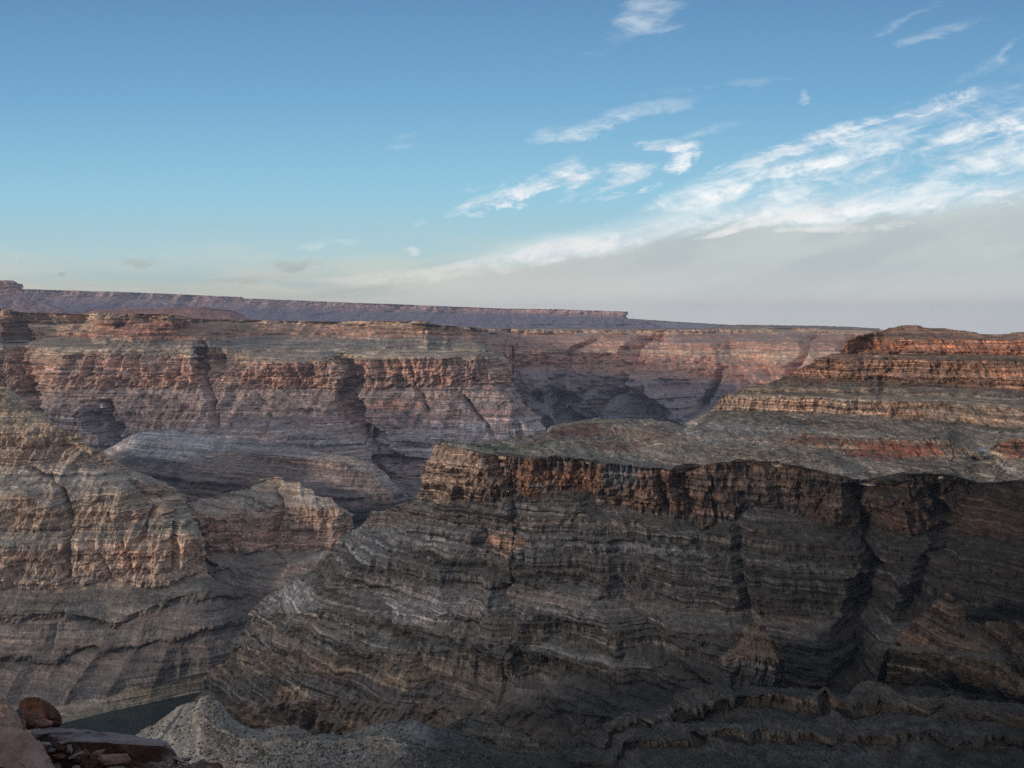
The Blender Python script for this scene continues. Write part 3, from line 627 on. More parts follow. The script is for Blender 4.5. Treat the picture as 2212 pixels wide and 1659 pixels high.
wall_rows = [bench_rows[3],
    [(951, 966, 1505), (1000, 975, 1466), (1080, 991, 1426), (1200, 992, 1416), (1460, 1021, 1366), (1545, 1005, 1376), (1640, 1002, 1366), (1810, 1031, 1296), (1880, 1048, 1276), (1950, 1029, 1286), (2110, 1051, 1286), (2212, 1045, 1196), (2600, 1056, 1075)],
    [(914, 1075, 1515), (960, 1088, 1460), (1060, 1084, 1425), (1130, 1066, 1405), (1260, 1062, 1395), (1330, 1100, 1365), (1460, 1120, 1345), (1530, 1145, 1330), (1640, 1088, 1335), (1750, 1120, 1290), (1850, 1150, 1240), (2050, 1160, 1215), (2212, 1170, 1150), (2600, 1190, 1020)],
    [(830, 1110, 1560), (900, 1108, 1480), (1050, 1130, 1395), (1250, 1112, 1350), (1450, 1155, 1300), (1640, 1150, 1265), (1850, 1200, 1180), (2050, 1215, 1145), (2600, 1260, 970)],
    [(790, 1140, 1565), (900, 1138, 1465), (1050, 1155, 1380), (1250, 1148, 1335), (1500, 1182, 1275), (1850, 1225, 1170), (2050, 1250, 1120), (2600, 1295, 950)],
    [(700, 1226, 1565), (800, 1215, 1440), (1000, 1210, 1350), (1250, 1215, 1290), (1500, 1245, 1225), (1800, 1275, 1140), (2050, 1310, 1080), (2600, 1365, 920)],
    [(582, 1292, 1600), (700, 1275, 1460), (900, 1270, 1345), (1200, 1275, 1250), (1500, 1315, 1180), (1800, 1335, 1105), (2100, 1360, 1030), (2600, 1430, 880)],
    [(545, 1330, 1610), (650, 1325, 1450), (850, 1325, 1320), (1150, 1335, 1220), (1450, 1365, 1140), (1750, 1385, 1075), (2100, 1405, 995), (2600, 1470, 860)],
    [(512, 1386, 1620), (600, 1385, 1440), (800, 1385, 1300), (1100, 1395, 1190), (1400, 1425, 1110), (1700, 1440, 1045), (2100, 1450, 960), (2600, 1520, 830)],
    [(512, 1400, 1615), (600, 1410, 1425), (800, 1412, 1285), (1100, 1420, 1175), (1400, 1450, 1095), (1700, 1460, 1035), (2100, 1470, 950), (2600, 1540, 820)],
    [(458, 1462, 1655), (540, 1460, 1470), (650, 1455, 1360), (850, 1460, 1240), (1100, 1475, 1150), (1400, 1500, 1060), (1700, 1510, 1000), (2600, 1590, 800)],
    [(458, 1490, 1650), (540, 1520, 1440), (700, 1510, 1300), (1100, 1535, 1110), (1400, 1560, 1020), (2600, 1660, 770)],
    [(465, 1620, 1560), (560, 1650, 1400), (700, 1650, 1230), (1100, 1660, 1020), (1400, 1690, 960), (2600, 1800, 720)]]
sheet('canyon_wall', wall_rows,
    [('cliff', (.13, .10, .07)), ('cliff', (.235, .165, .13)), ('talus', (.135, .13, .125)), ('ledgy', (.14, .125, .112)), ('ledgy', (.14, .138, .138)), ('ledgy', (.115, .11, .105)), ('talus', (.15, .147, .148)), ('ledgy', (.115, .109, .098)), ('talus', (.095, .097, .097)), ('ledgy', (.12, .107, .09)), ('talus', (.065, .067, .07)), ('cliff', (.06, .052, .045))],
    lam=110, gul=42, flute=15, step=6, ter=1.3, fine=1.6, du=1.4, dv=1.2, mat=M_near, back=250, back_dz=-25, turnL=400, rad=6, drop=True, skirt=(500, 420), seed=8, shade_tone=(800, 1.0, 1300, .72, 1800, .32, 2200, .18), scatter=1500, paint=[(1150, 1030, 45, 48, (.30, .15, .09), .8), (1250, 1035, 50, 36, (.30, .15, .09), .8), (1160, 1050, 16, 5, (.5, .48, .42), .9), (985, 1025, 80, 66, (.38, .28, .215), .9), (1345, 1030, 40, 30, (.17, .18, .19), .8), (1430, 1035, 60, 30, (.22, .12, .09), .7), (1090, 1185, 60, 22, (.33, .22, .16), .8), (1370, 1135, 70, 14, (.26, .22, .17), .7), (1660, 1050, 60, 40, (.26, .18, .13), .6), (1500, 1215, 240, 14, (.20, .19, .20), .6), (1850, 1065, 60, 40, (.30, .25, .2), .6), (920, 1320, 150, 34, (.23, .22, .23), .7), (650, 1285, 90, 24, (.24, .23, .23), .7), (1250, 1500, 120, 30, (.05, .05, .055), .8), (870, 1470, 60, 18, (.17, .14, .10), .6), (640, 1500, 50, 22, (.20, .16, .11), .6), (1650, 1090, 90, 40, (.20, .21, .23), .5)],
    ravines=[([(1880, 1040), (1860, 1150), (1900, 1250), (1850, 1400), (1790, 1500)], 60, 100), ([(1590, 1100), (1600, 1250), (1640, 1350)], 26, 30),
             ([(1250, 1040), (1330, 1180), (1330, 1300), (1450, 1450), (1650, 1560)], 42, 26), ([(1000, 1150), (1090, 1270), (1100, 1400), (1180, 1550)], 34, 26),
             ([(760, 1250), (880, 1400), (920, 1500)], 26, 25), ([(2050, 1050), (2030, 1200), (1950, 1350)], 40, 50), ([(1190, 990), (1188, 1060)], 5, 18), ([(1420, 1015), (1440, 1110)], 14, 25), ([(1530, 1010), (1545, 1140)], 8, 18), ([(490, 1420), (560, 1540), (600, 1600)], 18, 30)])

sheet('rock_tower', [
    [(1588, 1402, 985), (1602, 1366, 985), (1625, 1350, 980), (1650, 1358, 970), (1670, 1382, 965), (1688, 1418, 960)],
    [(1580, 1418, 960), (1630, 1424, 945), (1693, 1424, 945)],
    [(1576, 1490, 950), (1630, 1502, 935), (1697, 1492, 938)],
    [(1540, 1540, 925), (1730, 1540, 915)]],
    [('ledgy', (.07, .055, .042)), ('cliff', (.042, .044, .047)), ('talus', (.04, .042, .044))],
    lam=40, gul=9, flute=5, step=2.5, ter=0.4, fine=1.2, du=1.3, dv=1.2, mat=M_near, back=40, back_dz=-90, turnL=60, turnR=60, rad=4, skirt=(40, 100), seed=9)
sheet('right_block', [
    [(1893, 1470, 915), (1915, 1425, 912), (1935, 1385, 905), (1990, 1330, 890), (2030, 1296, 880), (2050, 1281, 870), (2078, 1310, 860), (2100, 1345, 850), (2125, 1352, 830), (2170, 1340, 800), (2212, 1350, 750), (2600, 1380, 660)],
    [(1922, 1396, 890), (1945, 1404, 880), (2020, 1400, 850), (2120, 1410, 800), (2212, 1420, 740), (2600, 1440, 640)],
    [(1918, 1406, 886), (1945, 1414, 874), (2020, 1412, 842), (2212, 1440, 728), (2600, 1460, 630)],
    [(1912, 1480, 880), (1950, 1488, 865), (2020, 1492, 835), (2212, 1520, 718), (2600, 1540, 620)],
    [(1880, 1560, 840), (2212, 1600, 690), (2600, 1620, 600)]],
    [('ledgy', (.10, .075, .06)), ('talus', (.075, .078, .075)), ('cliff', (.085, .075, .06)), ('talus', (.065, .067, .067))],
    lam=45, gul=12, flute=6, step=2.5, ter=0.6, fine=1.3, du=1.4, dv=1.3, mat=M_near, back=120, back_dz=-60, turnL=0, rad=4, shade_tone=(1900, .6, 2250, .4), skirt=(40, 100), seed=10)

# ------------------------------------------------------------------ near slopes
sheet('side_ridge', [
    [(900, 1600, 800), (960, 1572, 790), (1000, 1553, 780), (1040, 1549, 770), (1095, 1572, 760), (1150, 1598, 745), (1190, 1640, 735)],
    [(900, 1620, 790), (1000, 1590, 765), (1060, 1600, 750), (1190, 1655, 725)],
    [(900, 1700, 740), (1190, 1710, 700)]],
    [('talus', (.10, .095, .08)), ('cliff', (.10, .085, .065))],
    lam=40, gul=8, flute=4, step=2, ter=0.5, fine=1.0, du=1.4, dv=1.3, mat=M_near, back=60, back_dz=-70, turnL=100, turnR=100, rad=4, skirt=(40, 120), seed=11, scatter=500)
near_rows = [
    [(230, 1625, 800), (290, 1590, 780), (350, 1562, 765), (395, 1531, 752), (425, 1511, 742), (450, 1504, 735), (478, 1514, 725), (495, 1540, 712), (518, 1564, 700), (560, 1576, 692), (600, 1570, 690), (630, 1571, 688), (680, 1590, 680), (740, 1594, 670), (800, 1575, 662), (835, 1562, 658), (900, 1565, 650), (960, 1581, 645), (1025, 1602, 640), (1100, 1625, 640), (1185, 1640, 640), (1260, 1670, 620)],
    [(200, 1660, 720), (430, 1560, 690), (560, 1610, 650), (850, 1600, 610), (1000, 1630, 600), (1190, 1665, 600), (1290, 1700, 570)],
    [(200, 1720, 640), (600, 1680, 590), (1000, 1700, 550), (1320, 1740, 530)],
    [(200, 1900, 520), (1400, 1900, 420)],
    [(200, 2200, 380), (1500, 2200, 300)]]
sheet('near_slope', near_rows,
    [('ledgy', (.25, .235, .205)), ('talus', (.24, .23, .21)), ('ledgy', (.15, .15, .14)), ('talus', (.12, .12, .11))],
    lam=42, gul=13, flute=3.5, step=1.5, ter=0.45, fine=1.5, du=1.5, dv=1.4, mat=M_slope, back=160, back_dz=-140, turnL=100, turnR=60, rad=4, skirt=(60, 60), seed=12, hum=3, shade_tone=(500, 1.0, 750, .75, 1000, .36, 1500, .25), scatter=3500,
    paint=[(700, 1640, 120, 14, (.26, .26, .27), .7), (480, 1570, 40, 40, (.23, .22, .19), .6)],
    ravines=[([(520, 1560), (560, 1640), (580, 1700)], 16, 6), ([(960, 1580), (1100, 1700)], 24, 8)])
terrace_rows = [
    [(1120, 1665, 640), (1185, 1640, 650), (1215, 1622, 655), (1270, 1600, 668), (1310, 1570, 690), (1340, 1546, 700), (1410, 1535, 715), (1475, 1502, 740), (1560, 1492, 760), (1700, 1503, 770), (1780, 1494, 760), (1830, 1500, 750), (1880, 1482, 740), (1940, 1500, 720), (2212, 1535, 680), (2600, 1560, 600)],
    [(1110, 1675, 620), (1300, 1605, 655), (1400, 1560, 690), (1600, 1522, 735), (1850, 1520, 715), (2212, 1560, 650), (2600, 1590, 580)],
    [(1110, 1680, 612), (1300, 1618, 650), (1400, 1580, 684), (1600, 1545, 728), (1850, 1545, 705), (2212, 1585, 640), (2600, 1610, 570)],
    [(1100, 1700, 590), (1400, 1625, 640), (1600, 1590, 670), (1850, 1595, 650), (2212, 1625, 600), (2600, 1650, 530)],
    [(1100, 1708, 584), (1400, 1645, 634), (1600, 1612, 662), (1850, 1620, 642), (2212, 1645, 592), (2600, 1670, 520)],
    [(1100, 1760, 540), (1500, 1720, 560), (1850, 1720, 560), (2600, 1760, 460)],
    [(1100, 2000, 400), (2600, 2000, 350)]]
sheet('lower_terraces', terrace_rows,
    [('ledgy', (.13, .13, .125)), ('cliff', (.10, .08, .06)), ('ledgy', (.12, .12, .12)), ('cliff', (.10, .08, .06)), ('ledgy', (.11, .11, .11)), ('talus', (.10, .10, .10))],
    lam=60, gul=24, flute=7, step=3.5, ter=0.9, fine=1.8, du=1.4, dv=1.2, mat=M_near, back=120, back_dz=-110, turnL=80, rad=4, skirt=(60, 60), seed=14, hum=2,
    shade_tone=(1100, .55, 1500, .45, 2200, .28), scatter=2500,
    ravines=[([(1350, 1545), (1600, 1640), (1750, 1740)], 34, 16), ([(1780, 1494), (1820, 1600), (1780, 1720)], 40, 22), ([(2050, 1510), (2010, 1640), (2050, 1740)], 36, 18)])

# ------------------------------------------------------------------ ground, river, the plateau the camera stands on
def poly_grid(name, verts, faces, mat, kind='structure'):
    me = bpy.data.meshes.new(name); me.from_pydata(verts, [], faces); me.update()
    o = bpy.data.objects.new(name, me); COL.objects.link(o); me.materials.append(mat)
    if kind: o['kind'] = kind
    return o
m_floor, nt, b = new_mat('canyon_floor_rock')
g = nt.nodes.new('ShaderNodeNewGeometry')
n_ = noise(g.outputs['Position'], 0.002, 6, 0.6)
nt.links.new(mixc(n_, (0.12, 0.10, 0.09), (0.20, 0.16, 0.13)), b.inputs['Base Color'])
def disc(rad, rings, seg, z, amp):
    v = [(0, 0, z)]; f = []
    for i in range(rings):
        r = rad * ((i + 1) / rings) ** 2.5
        for j in range(seg):
            a = 2 * math.pi * j / seg
            v.append((r * math.cos(a), r * math.sin(a), z + amp * (random.random() - .5)))
    for j in range(seg): f.append((0, 1 + j, 1 + (j + 1) % seg))
    for i in range(rings - 1):
        for j in range(seg):
            a = 1 + i * seg; b_ = a + seg; k = (j + 1) % seg
            f.append((a + j, b_ + j, b_ + k, a + k))
    return v, f
v, f = disc(38000, 40, 96, RIVER_Z - 14, 6)
poly_grid('ground', v, f, m_floor)

m_w, nt, b = new_mat('river_water', 0.18)
b.inputs['Specular IOR Level'].default_value = 0.5
b.inputs['Base Color'].default_value = (0.018, 0.032, 0.034, 1)
g = nt.nodes.new('ShaderNodeNewGeometry')
bp = nt.nodes.new('ShaderNodeBump'); bp.inputs['Strength'].default_value = 0.25; bp.inputs['Distance'].default_value = 0.5
nt.links.new(noise(g.outputs['Position'], 0.15, 4, 0.6).v, bp.inputs['Height']); nt.links.new(bp.outputs[0], b.inputs['Normal'])
rv = [(-3600, 100), (-2400, 1060), (-1700, 1560), (-1150, 1850), (-800, 2040), (-480, 2215), (-100, 2500), (150, 3000)]
V_, F_ = [], []
for i, (x, y) in enumerate(rv):
    a = Vector(rv[min(i + 1, len(rv) - 1)]) - Vector(rv[max(i - 1, 0)]); a.normalize(); n = Vector((-a.y, a.x))
    V_ += [(x - n.x * 190, y - n.y * 190, RIVER_Z), (x + n.x * 190, y + n.y * 190, RIVER_Z)]
    if i: F_.append((2 * i - 2, 2 * i - 1, 2 * i + 1, 2 * i))
poly_grid('river', V_, F_, m_w)

M_rim = rock_mat('rim_rock', 0.06, 0.7, 0, 1.0, 0.3, 0.8, (0.20, 0.16, 0.14))
rim = [(-9000, -5200), (-5200, -3000), (-3000, -1500), (-1400, -500), (-400, -90), (-60, -12), (-12, -2), (-6.5, 1.5), (-5.0, 5.2), (-2.3, 4.6), (-1.4, 2.6), (-0.6, 1.2), (1.5, 0.9),
       (6, 0.0), (40, -12), (250, -60), (800, 0), (1500, 400), (2200, 900), (2600, 1800), (3200, 2600), (6000, 3500)]
prof = [(-1, 0.0), (0, -0.2), (0.5, -2), (6, -60), (30, -110), (140, -190), (170, -260), (330, -420), (500, -560), (620, -900), (800, -1070)]
V_, F_, C_ = [], [], []
rimv = [Vector(p) for p in rim]
dense = []
for i in range(len(rimv) - 1):
    L = (rimv[i + 1] - rimv[i]).length; n = max(2, min(40, int(L / 0.6) if L < 30 else 24))
    for k in range(n): dense.append(rimv[i].lerp(rimv[i + 1], k / n))
dense.append(rimv[-1])
nd = len(dense); npf = len(prof) + 8
for i, p in enumerate(dense):
    a = dense[min(i + 3, nd - 1)] - dense[max(i - 3, 0)]; a.normalize(); n = Vector((-a.y, a.x))
    if n.y < 0 and n.x * 0 == 0: n = n
    scale = min(1.0, max(0.0, (p.length - 5) / 300))
    zr = -1.75 - (1.6 if (p.length < 9 and p.x < -1) else 0)
    for k in range(8):
        t = (1 - k / 8)
        dist = 9000 * t ** 6
        V_.append((p.x - n.x * dist * .2, p.y - dist, zr + 0.25 * (random.random() - .5) - 0 * t))
    for (d, z) in prof:
        w = (0.12 + 0.88 * scale) if d > 30 else 1.0
        jit = (random.random() - .5) * min(1 + d * .25, 30) * (0.2 + 0.8 * scale)
        dd = d * (0.35 + 0.65 * scale) if d > 0 else d * 0
        V_.append((p.x + n.x * (dd + jit * .3), p.y + n.y * (dd + jit * .3), zr + z + jit * .2 * (d > 1)))
for i in range(nd - 1):
    for k in range(npf - 1):
        a = i * npf + k; F_.append((a, a + 1, a + npf + 1, a + npf))
o = poly_grid('rim_ground', V_, F_, M_rim)
at = o.data.attributes.new('rock', 'FLOAT_COLOR', 'POINT')
at.data.foreach_set('color', np.tile(np.array([.20, .15, .13, 1], np.float32), len(V_)))

# ------------------------------------------------------------------ desert scrub
def scrub():
    m, nt, b = new_mat('scrub_leaves'); g = nt.nodes.new('ShaderNodeNewGeometry')
    nt.links.new(mixc(noise(g.outputs['Position'], 0.05, 3, .6), (0.035, 0.038, 0.026), (0.085, 0.085, 0.062)), b.inputs['Base Color'])
    r = np.random.default_rng(3)
    bm = bmesh.new(); bmesh.ops.create_icosphere(bm, subdivisions=1, radius=1.0)
    bv = np.array([v.co[:] for v in bm.verts]); bf = np.array([[v.index for v in f.verts] for f in bm.faces]); bm.free()
    AV, AF = [], []; off = 0
    for verts, n, VV, PX, PY in SCATTER:
        nr, nc = VV.shape
        i = r.integers(1, nr - 1, n * 3); j = r.integers(1, nc - 1, n * 3)
        p = verts[i, j]; a = verts[i, j + 1 if False else j] ; dz = np.abs(verts[i + 1, j, 2] - verts[i - 1, j, 2]); dh = np.hypot(*(verts[i + 1, j, :2] - verts[i - 1, j, :2]).T) + 1e-6
        clump = vn(p[:, 0] / 25, p[:, 1] / 25, 0, 5)
        ok = (dz / dh < 1.1) & (VV[i, j] > -0.02) & (PX[i, j] > -50) & (PX[i, j] < 2270) & (PY[i, j] < 1750) & (clump > -0.5)
        p = p[ok][:n]
        for q in p:
            s = r.uniform(.3, 1.0) ** 2.2 * 1.25
            k = bv * (1 + r.uniform(-.35, .35, (len(bv), 1))) * np.array([s, s, s * r.uniform(.6, 1.0)])
            AV.append(k + q + np.array([0, 0, s * .35])); AF.append(bf + off); off += len(bv)
    AV = np.concatenate(AV).astype(np.float32); AF = np.concatenate(AF).astype(np.int32)
    me = bpy.data.meshes.new('desert_scrub')
    me.vertices.add(len(AV)); me.vertices.foreach_set('co', AV.ravel())
    me.loops.add(AF.size); me.loops.foreach_set('vertex_index', AF.ravel())
    me.polygons.add(len(AF)); me.polygons.foreach_set('loop_start', np.arange(0, AF.size, 3, dtype=np.int32)); me.update(calc_edges=True)
    me.materials.append(m)
    o = bpy.data.objects.new('desert_scrub', me); COL.objects.link(o)
    o['kind'] = 'stuff'; o['label'] = 'low dark desert bushes dotted over the slopes and benches'; o['category'] = 'scrub'
scrub()

# ------------------------------------------------------------------ foreground rocks
def stone_mat(name, c1, c2, dust, da=0.7):
    m, nt, b = new_mat(name, 0.9); tc = nt.nodes.new('ShaderNodeTexCoord'); g = nt.nodes.new('ShaderNodeNewGeometry')
    P = tc.outputs['Object']
    n1 = noise(P, 2.5, 6, 0.65); n2 = noise(P, 14, 6, 0.7); n3 = noise(P, 60, 4, 0.7)
    sn = nt.nodes.new('ShaderNodeSeparateXYZ'); nt.links.new(g.outputs['Normal'], sn.inputs[0]); nz = E(sn.outputs[2])
    c = mixc(ss(0.35, 0.65, n1 * .6 + n2 * .4), c1, c2)
    c = mixc(1.0, c, grey(0.55 + n2 * 0.5 + n3 * 0.4), 'MULTIPLY')
    c = mixc((ss(0.3, 0.8, nz) * ss(0.35 - da * .2 + .14, 0.6 - da * .2 + .14, n1) * da).c(), c, dust)
    c = mixc((ss(0.62, 0.70, n2) * 0.5).c(), c, (0.035, 0.028, 0.024))
    nt.links.new(c, b.inputs['Base Color'])
    bp = nt.nodes.new('ShaderNodeBump'); bp.inputs['Strength'].default_value = 0.7; bp.inputs['Distance'].default_value = 0.03
    nt.links.new((n2 + n3 * .6 + n1).v, bp.inputs['Height']); nt.links.new(bp.outputs[0], b.inputs['Normal'])
    return m
SM = {'pink': stone_mat('pink_sandstone', (.24, .145, .115), (.34, .22, .18), (.36, .26, .22)),
      'brown': stone_mat('rusty_sandstone', (.055, .028, .022), (.10, .05, .038), (.13, .08, .06)),
      'grey': stone_mat('grey_limestone', (.13, .115, .115), (.20, .175, .175), (.22, .20, .22)),
      'pale': stone_mat('pale_limestone', (.26, .24, .24), (.36, .32, .31), (.34, .31, .30)),
      'tan': stone_mat('tan_limestone', (.18, .13, .10), (.26, .19, .15), (.26, .20, .16)),
      'slab': stone_mat('slab_limestone', (.07, .04, .032), (.11, .065, .052), (.27, .235, .24), 0.95)}
def rock(label, outline, Y, thick, mat, seed, name='boulder', cat='rock', lean=0.0, sub=2, rough=0.035, group=None, top=0.35):
    """a stone whose front face fills the traced outline (photo positions) at distance Y, with real thickness behind it"""
    r = random.Random(seed)
    pts = [Vector(world(np.array(float(q[0])), np.array(float(q[1])), q[2] if len(q) > 2 else Y)) for q in outline]
    c = sum(pts, Vector()) / len(pts)
    w = max(p.x for p in pts) - min(p.x for p in pts); h = max(p.z for p in pts) - min(p.z for p in pts)
    bm = bmesh.new()
    zmid = min(p.z for p in pts) + h * 0.5
    expl = any(len(q) > 2 for q in outline)
    for p in pts:
        if expl:
            bm.verts.new(p); bm.verts.new(p + Vector((0, .05, -h * .35))); continue
        tz = (p.z - min(q.z for q in pts)) / (h + 1e-6)
        d = p - c
        f = c + d * 1.0
        kf = 1 + lean * tz * thick / f.y
        bm.verts.new((f.x * kf, f.y * kf, f.z * kf))
        kb = kf * (1 + thick * r.uniform(.8, 1.1) / c.y); bm.verts.new(((c.x + d.x * .82) * kb, c.y * kb, (c.z + d.z * .82) * kb - thick * .06))
        kn = kf * (1 - thick * r.uniform(.06, .18) * (1.2 - tz) / c.y); bm.verts.new(((c.x + d.x * .6) * kn, c.y * kn, (c.z + d.z * .6) * kn))
    res = bmesh.ops.convex_hull(bm, input=bm.verts)
    bmesh.ops.delete(bm, geom=[v for v in bm.verts if not v.link_faces], context='VERTS')
    bmesh.ops.bevel(bm, geom=bm.edges[:], offset=min(w, h, thick) * .025, segments=1, affect='EDGES')
    bmesh.ops.triangulate(bm, faces=bm.faces)
    tgt = max(w, h) / 22
    for _ in range(6):
        es = [e for e in bm.edges if e.calc_length() > tgt]
        if not es or len(bm.faces) > 9000: break
        bmesh.ops.subdivide_edges(bm, edges=es, cuts=1, use_grid_fill=False)
        bmesh.ops.triangulate(bm, faces=[f for f in bm.faces if len(f.verts) > 3])
    bm.normal_update()
    co = np.array([v.co[:] for v in bm.verts]); s = max(w, h) * .45
    big = fbm(co[:, 0] / s, co[:, 1] / s, co[:, 2] / s, 4, seed, .55)
    lay = np.interp(co[:, 2] / (h * .22 + 1e-6) + big * .4 + seed, np.arange(0, 60, .5) - 30, np.random.default_rng(seed).uniform(-1, 1, 120))
    chip = fbm(co[:, 0] / s * 5, co[:, 1] / s * 5, co[:, 2] / s * 5, 3, seed + 9, .6)
    for v, a, l_, ch in zip(bm.verts, big, lay, chip):
        v.co += v.normal * (a * rough * min(w, h) * 1.3 + l_ * .02 * h + ch * .025 * min(w, h))
    me = bpy.data.meshes.new(name); org = Vector((c.x, c.y + thick * .4, min(p.z for p in pts)))
    for v in bm.verts: v.co -= org
    bm.to_mesh(me); bm.free(); me.materials.append(SM[mat])
    o = bpy.data.objects.new(name, me); o.location = org; COL.objects.link(o)
    o['label'] = label; o['category'] = cat
    if group: o['group'] = group
    return o

rock('large pink sloping boulder at the left edge, upper of two, behind the lower one', [(-60, 1490), (0, 1503), (12, 1508), (22, 1528), (35, 1545), (47, 1570), (52, 1590), (20, 1600), (-60, 1600)], 4.6, 0.5, 'pink', 1, lean=.3)
rock('largest pink sloping boulder filling the bottom left corner', [(-80, 1545), (0, 1563), (35, 1577), (60, 1592), (82, 1610), (92, 1626), (108, 1640), (126, 1668), (126, 1720), (-80, 1720)], 3.9, 0.7, 'pink', 2, lean=.45)
rock('dark rust brown rounded boulder standing highest of the rim rocks', [(40, 1530), (43, 1514), (55, 1507), (75, 1506), (97, 1512), (117, 1524), (130, 1537), (135, 1550), (135, 1562), (110, 1566), (60, 1560), (45, 1550)], 5.4, 0.45, 'brown', 3, rough=.04)
rock('long grey topped slab with a brown broken front face', [(56, 1580, 5.3), (110, 1578, 5.4), (156, 1574, 5.4), (175, 1577, 5.3), (222, 1590, 5.1), (345, 1607, 4.75), (358, 1612, 4.65), (365, 1624, 4.5), (367, 1690, 4.4), (345, 1612, 4.45), (250, 1604, 4.45), (160, 1600, 4.55), (160, 1700, 4.45), (80, 1640, 4.8), (80, 1600, 5.0)], 4.8, 0.25, 'slab', 4, name='rock_slab', rough=.06)
rock('small blue grey stone wedged left of the dark rust brown boulder', [(31, 1540), (38, 1532), (48, 1532), (53, 1538), (50, 1546), (34, 1547)], 5.0, .1, 'grey', 5, name='stone')
rock('pale pink angular stone below the dark rust brown boulder', [(53, 1560), (58, 1545), (84, 1541), (80, 1552), (76, 1558), (84, 1566), (74, 1574), (58, 1574)], 4.9, .14, 'tan', 6, name='stone')
rock('flat pink wedge stone with a dark crack, right of the angular stone', [(75, 1572), (75, 1556), (98, 1553), (116, 1560), (112, 1568), (95, 1572)], 4.85, .16, 'pink', 7, name='stone')
rock('small tan stone touching the blue grey stone', [(33, 1548), (40, 1544), (49, 1546), (51, 1553), (42, 1555)], 4.9, .06, 'tan', 8, name='stone')
rock('squarish pinkish brown stone against the upper pink boulder', [(38, 1556), (50, 1554), (55, 1560), (56, 1575), (44, 1577)], 4.8, .1, 'pink', 9, name='stone')
rock('low reddish stone under the right end of the rust brown boulder', [(104, 1557), (120, 1556), (133, 1562), (128, 1570), (110, 1569)], 5.0, .1, 'brown', 10, name='stone')
rubble = [('upright white stone in front of the grey slab', [(144, 1608), (154, 1607), (157, 1618), (155, 1628), (145, 1626)], 4.2, .05, 'pale'),
    ('dull brown triangular stone leaning on the slab', [(146, 1640), (160, 1630), (186, 1618), (194, 1628), (190, 1648), (160, 1652)], 4.1, .16, 'slab'),
    ('pointed pink stone lying against the slab front', [(199, 1630), (206, 1622), (228, 1618), (222, 1628), (212, 1635)], 4.1, .08, 'pink'),
    ('broad reddish brown block at the foot of the slab', [(210, 1640), (216, 1630), (275, 1629), (284, 1642), (272, 1652), (215, 1660)], 4.0, .2, 'pink'),
    ('dark red block left of the broad reddish block', [(174, 1650), (184, 1640), (208, 1638), (213, 1662), (180, 1668)], 3.95, .14, 'brown'),
    ('flat pale stone beside the edge of the pink corner boulder', [(86, 1608), (90, 1602), (108, 1603), (110, 1609), (96, 1616)], 4.2, .1, 'pale'),
    ('small grey brown stone under the flat pale stone', [(100, 1622), (108, 1616), (122, 1617), (118, 1625), (104, 1627)], 4.15, .08, 'grey'),
    ('small white stone cut off by the bottom of the photo', [(156, 1656), (162, 1653), (174, 1654), (175, 1668), (157, 1668)], 3.95, .06, 'pale'),
    ('flat pale stone at the bottom under the slab end', [(306, 1660), (322, 1646), (350, 1648), (367, 1656), (366, 1668), (310, 1668)], 4.0, .14, 'grey'),
    ('thin pale flake right of the slab end', [(367, 1634), (385, 1634), (402, 1646), (396, 1649), (378, 1642)], 4.3, .1, 'pale'),
    ('thin brown flake behind the pale flake', [(380, 1637), (412, 1636), (414, 1641), (392, 1644)], 4.5, .1, 'tan'),
    ('rounded pinkish stone at the bottom right of the rim', [(400, 1660), (410, 1650), (430, 1649), (444, 1659), (442, 1670), (402, 1670)], 4.1, .15, 'tan'),
    ('brown stone between the triangular stone and the white stone', [(112, 1612), (130, 1606), (142, 1612), (140, 1624), (118, 1624)], 4.3, .12, 'brown'),
    ('grey pink stone on the shaded ground beside the upright white stone', [(122, 1604), (136, 1598), (150, 1602), (146, 1609), (128, 1610)], 4.45, .12, 'slab'),
    ('low brown stone in the shade below the flat pale stone', [(110, 1632), (128, 1626), (146, 1632), (140, 1642), (116, 1642)], 4.05, .14, 'brown'),
    ('small tan chip in front of the broad reddish block', [(228, 1660), (240, 1655), (268, 1656), (274, 1664), (240, 1668)], 3.85, .08, 'tan'),
    ('dark angular stone at the bottom right of the broad reddish block', [(280, 1655), (292, 1645), (306, 1650), (306, 1668), (284, 1668)], 3.9, .1, 'brown')]
for k, (lab, ol, Y, th, mt) in enumerate(rubble):
    rock(lab, ol, Y, th, mt, 20 + k, name='stone', group='loose stones around the slab')

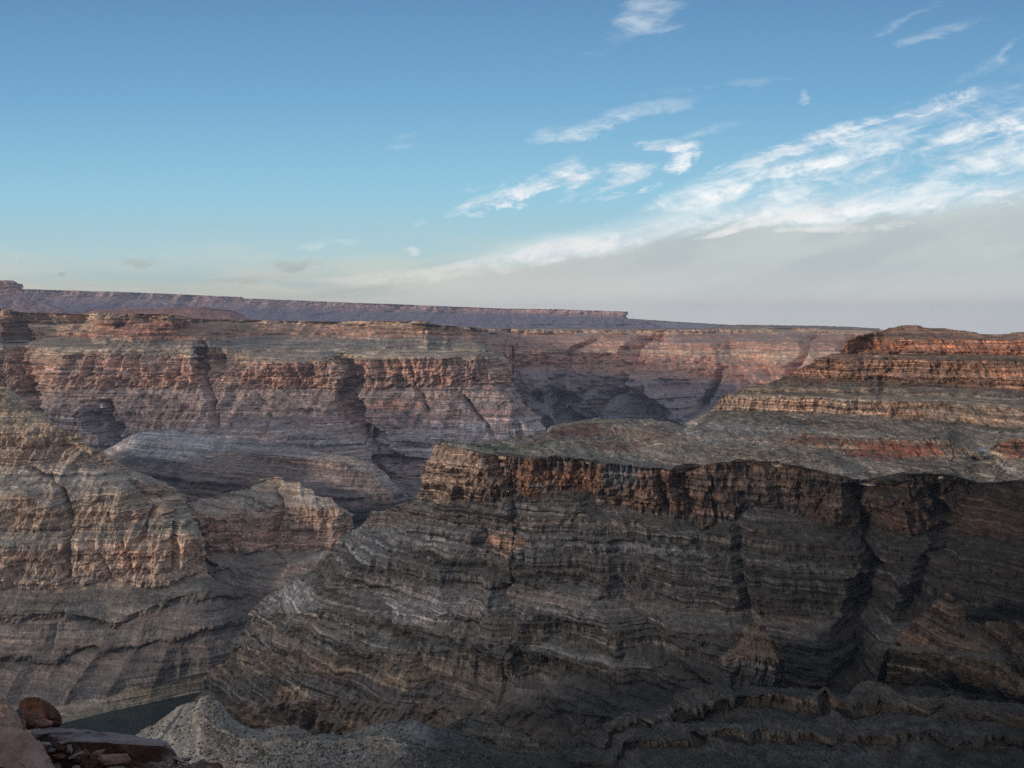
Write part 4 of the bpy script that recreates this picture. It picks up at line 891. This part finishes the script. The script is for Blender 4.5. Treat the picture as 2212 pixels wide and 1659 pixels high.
# ------------------------------------------------------------------ loose grit on the ledge
def ledge_z(x, y):
    base = -0.609 * y + 0.05 * (fbm(x * 3, y * 3, 0, 3, 91)) + 0.012 * fbm(x * 14, y * 14, 0, 3, 92)
    out = np.clip((x / y + 0.395) / 0.05, 0, 1) + np.clip((y - 5.5) / .3, 0, 1)
    return base - 1.3 * np.clip(out, 0, 1) ** 1.5
gx, gy = np.meshgrid(np.linspace(-4.6, -1.0, 150), np.linspace(2.9, 6.0, 130))
gz = ledge_z(gx, gy); nx_ = gx.shape[1]
V_ = np.stack([gx, gy, gz], -1).reshape(-1, 3).tolist()
F_ = [(j * nx_ + i, j * nx_ + i + 1, (j + 1) * nx_ + i + 1, (j + 1) * nx_ + i) for j in range(gx.shape[0] - 1) for i in range(nx_ - 1)]
poly_grid('rim_ledge', V_, F_, SM['brown'])
def grit():
    r = np.random.default_rng(8); bm = bmesh.new()
    for k in range(420):
        y = r.uniform(3.7, 4.7); x = -y * r.uniform(.41, .66); s_ = .006 + .016 * r.random() ** 3
        p = np.array([x, y, float(ledge_z(np.array([x]), np.array([y]))[0]) + s_ * .4])
        vs = [bm.verts.new(p + r.normal(0, 1, 3) * s_ * np.array([1, .8, .55])) for _ in range(9)]
        mi = int(r.integers(0, 4)); n0 = len(bm.faces)
        res = bmesh.ops.convex_hull(bm, input=vs)
        for g_ in res['geom']:
            if isinstance(g_, bmesh.types.BMFace): g_.material_index = mi
        bmesh.ops.delete(bm, geom=[v for v in vs if v.is_valid and not v.link_faces], context='VERTS')
    me = bpy.data.meshes.new('grit'); bm.to_mesh(me); bm.free()
    for k in ('tan', 'brown', 'grey', 'pink'): me.materials.append(SM[k])
    o = bpy.data.objects.new('grit', me); COL.objects.link(o)
    o['kind'] = 'stuff'; o['label'] = 'loose grit and broken chips lying between the rim stones'; o['category'] = 'grit'
grit()

# ------------------------------------------------------------------ haze
def haze():
    bm = bmesh.new(); bmesh.ops.create_cube(bm, size=1)
    z0, z1 = RIVER_Z - 60, 950
    for v in bm.verts:
        v.co = Vector((v.co.x * 76600, v.co.y * 76600, z0 if v.co.z < 0 else z1))
    me = bpy.data.meshes.new('haze'); bm.to_mesh(me); bm.free()
    m = bpy.data.materials.new('haze_air'); m.use_nodes = True; nt = m.node_tree; nt.nodes.clear()
    out = nt.nodes.new('ShaderNodeOutputMaterial'); v = nt.nodes.new('ShaderNodeVolumePrincipled')
    v.inputs['Color'].default_value = (0.62, 0.76, 1.0, 1); v.inputs['Density'].default_value = 2.0e-5; v.inputs['Anisotropy'].default_value = 0.0
    nt.links.new(v.outputs[0], out.inputs['Volume'])
    me.materials.append(m); o = bpy.data.objects.new('haze', me); COL.objects.link(o)
    o['kind'] = 'stuff'; o['label'] = 'blue evening haze filling the canyon air'; o['category'] = 'haze'
haze()
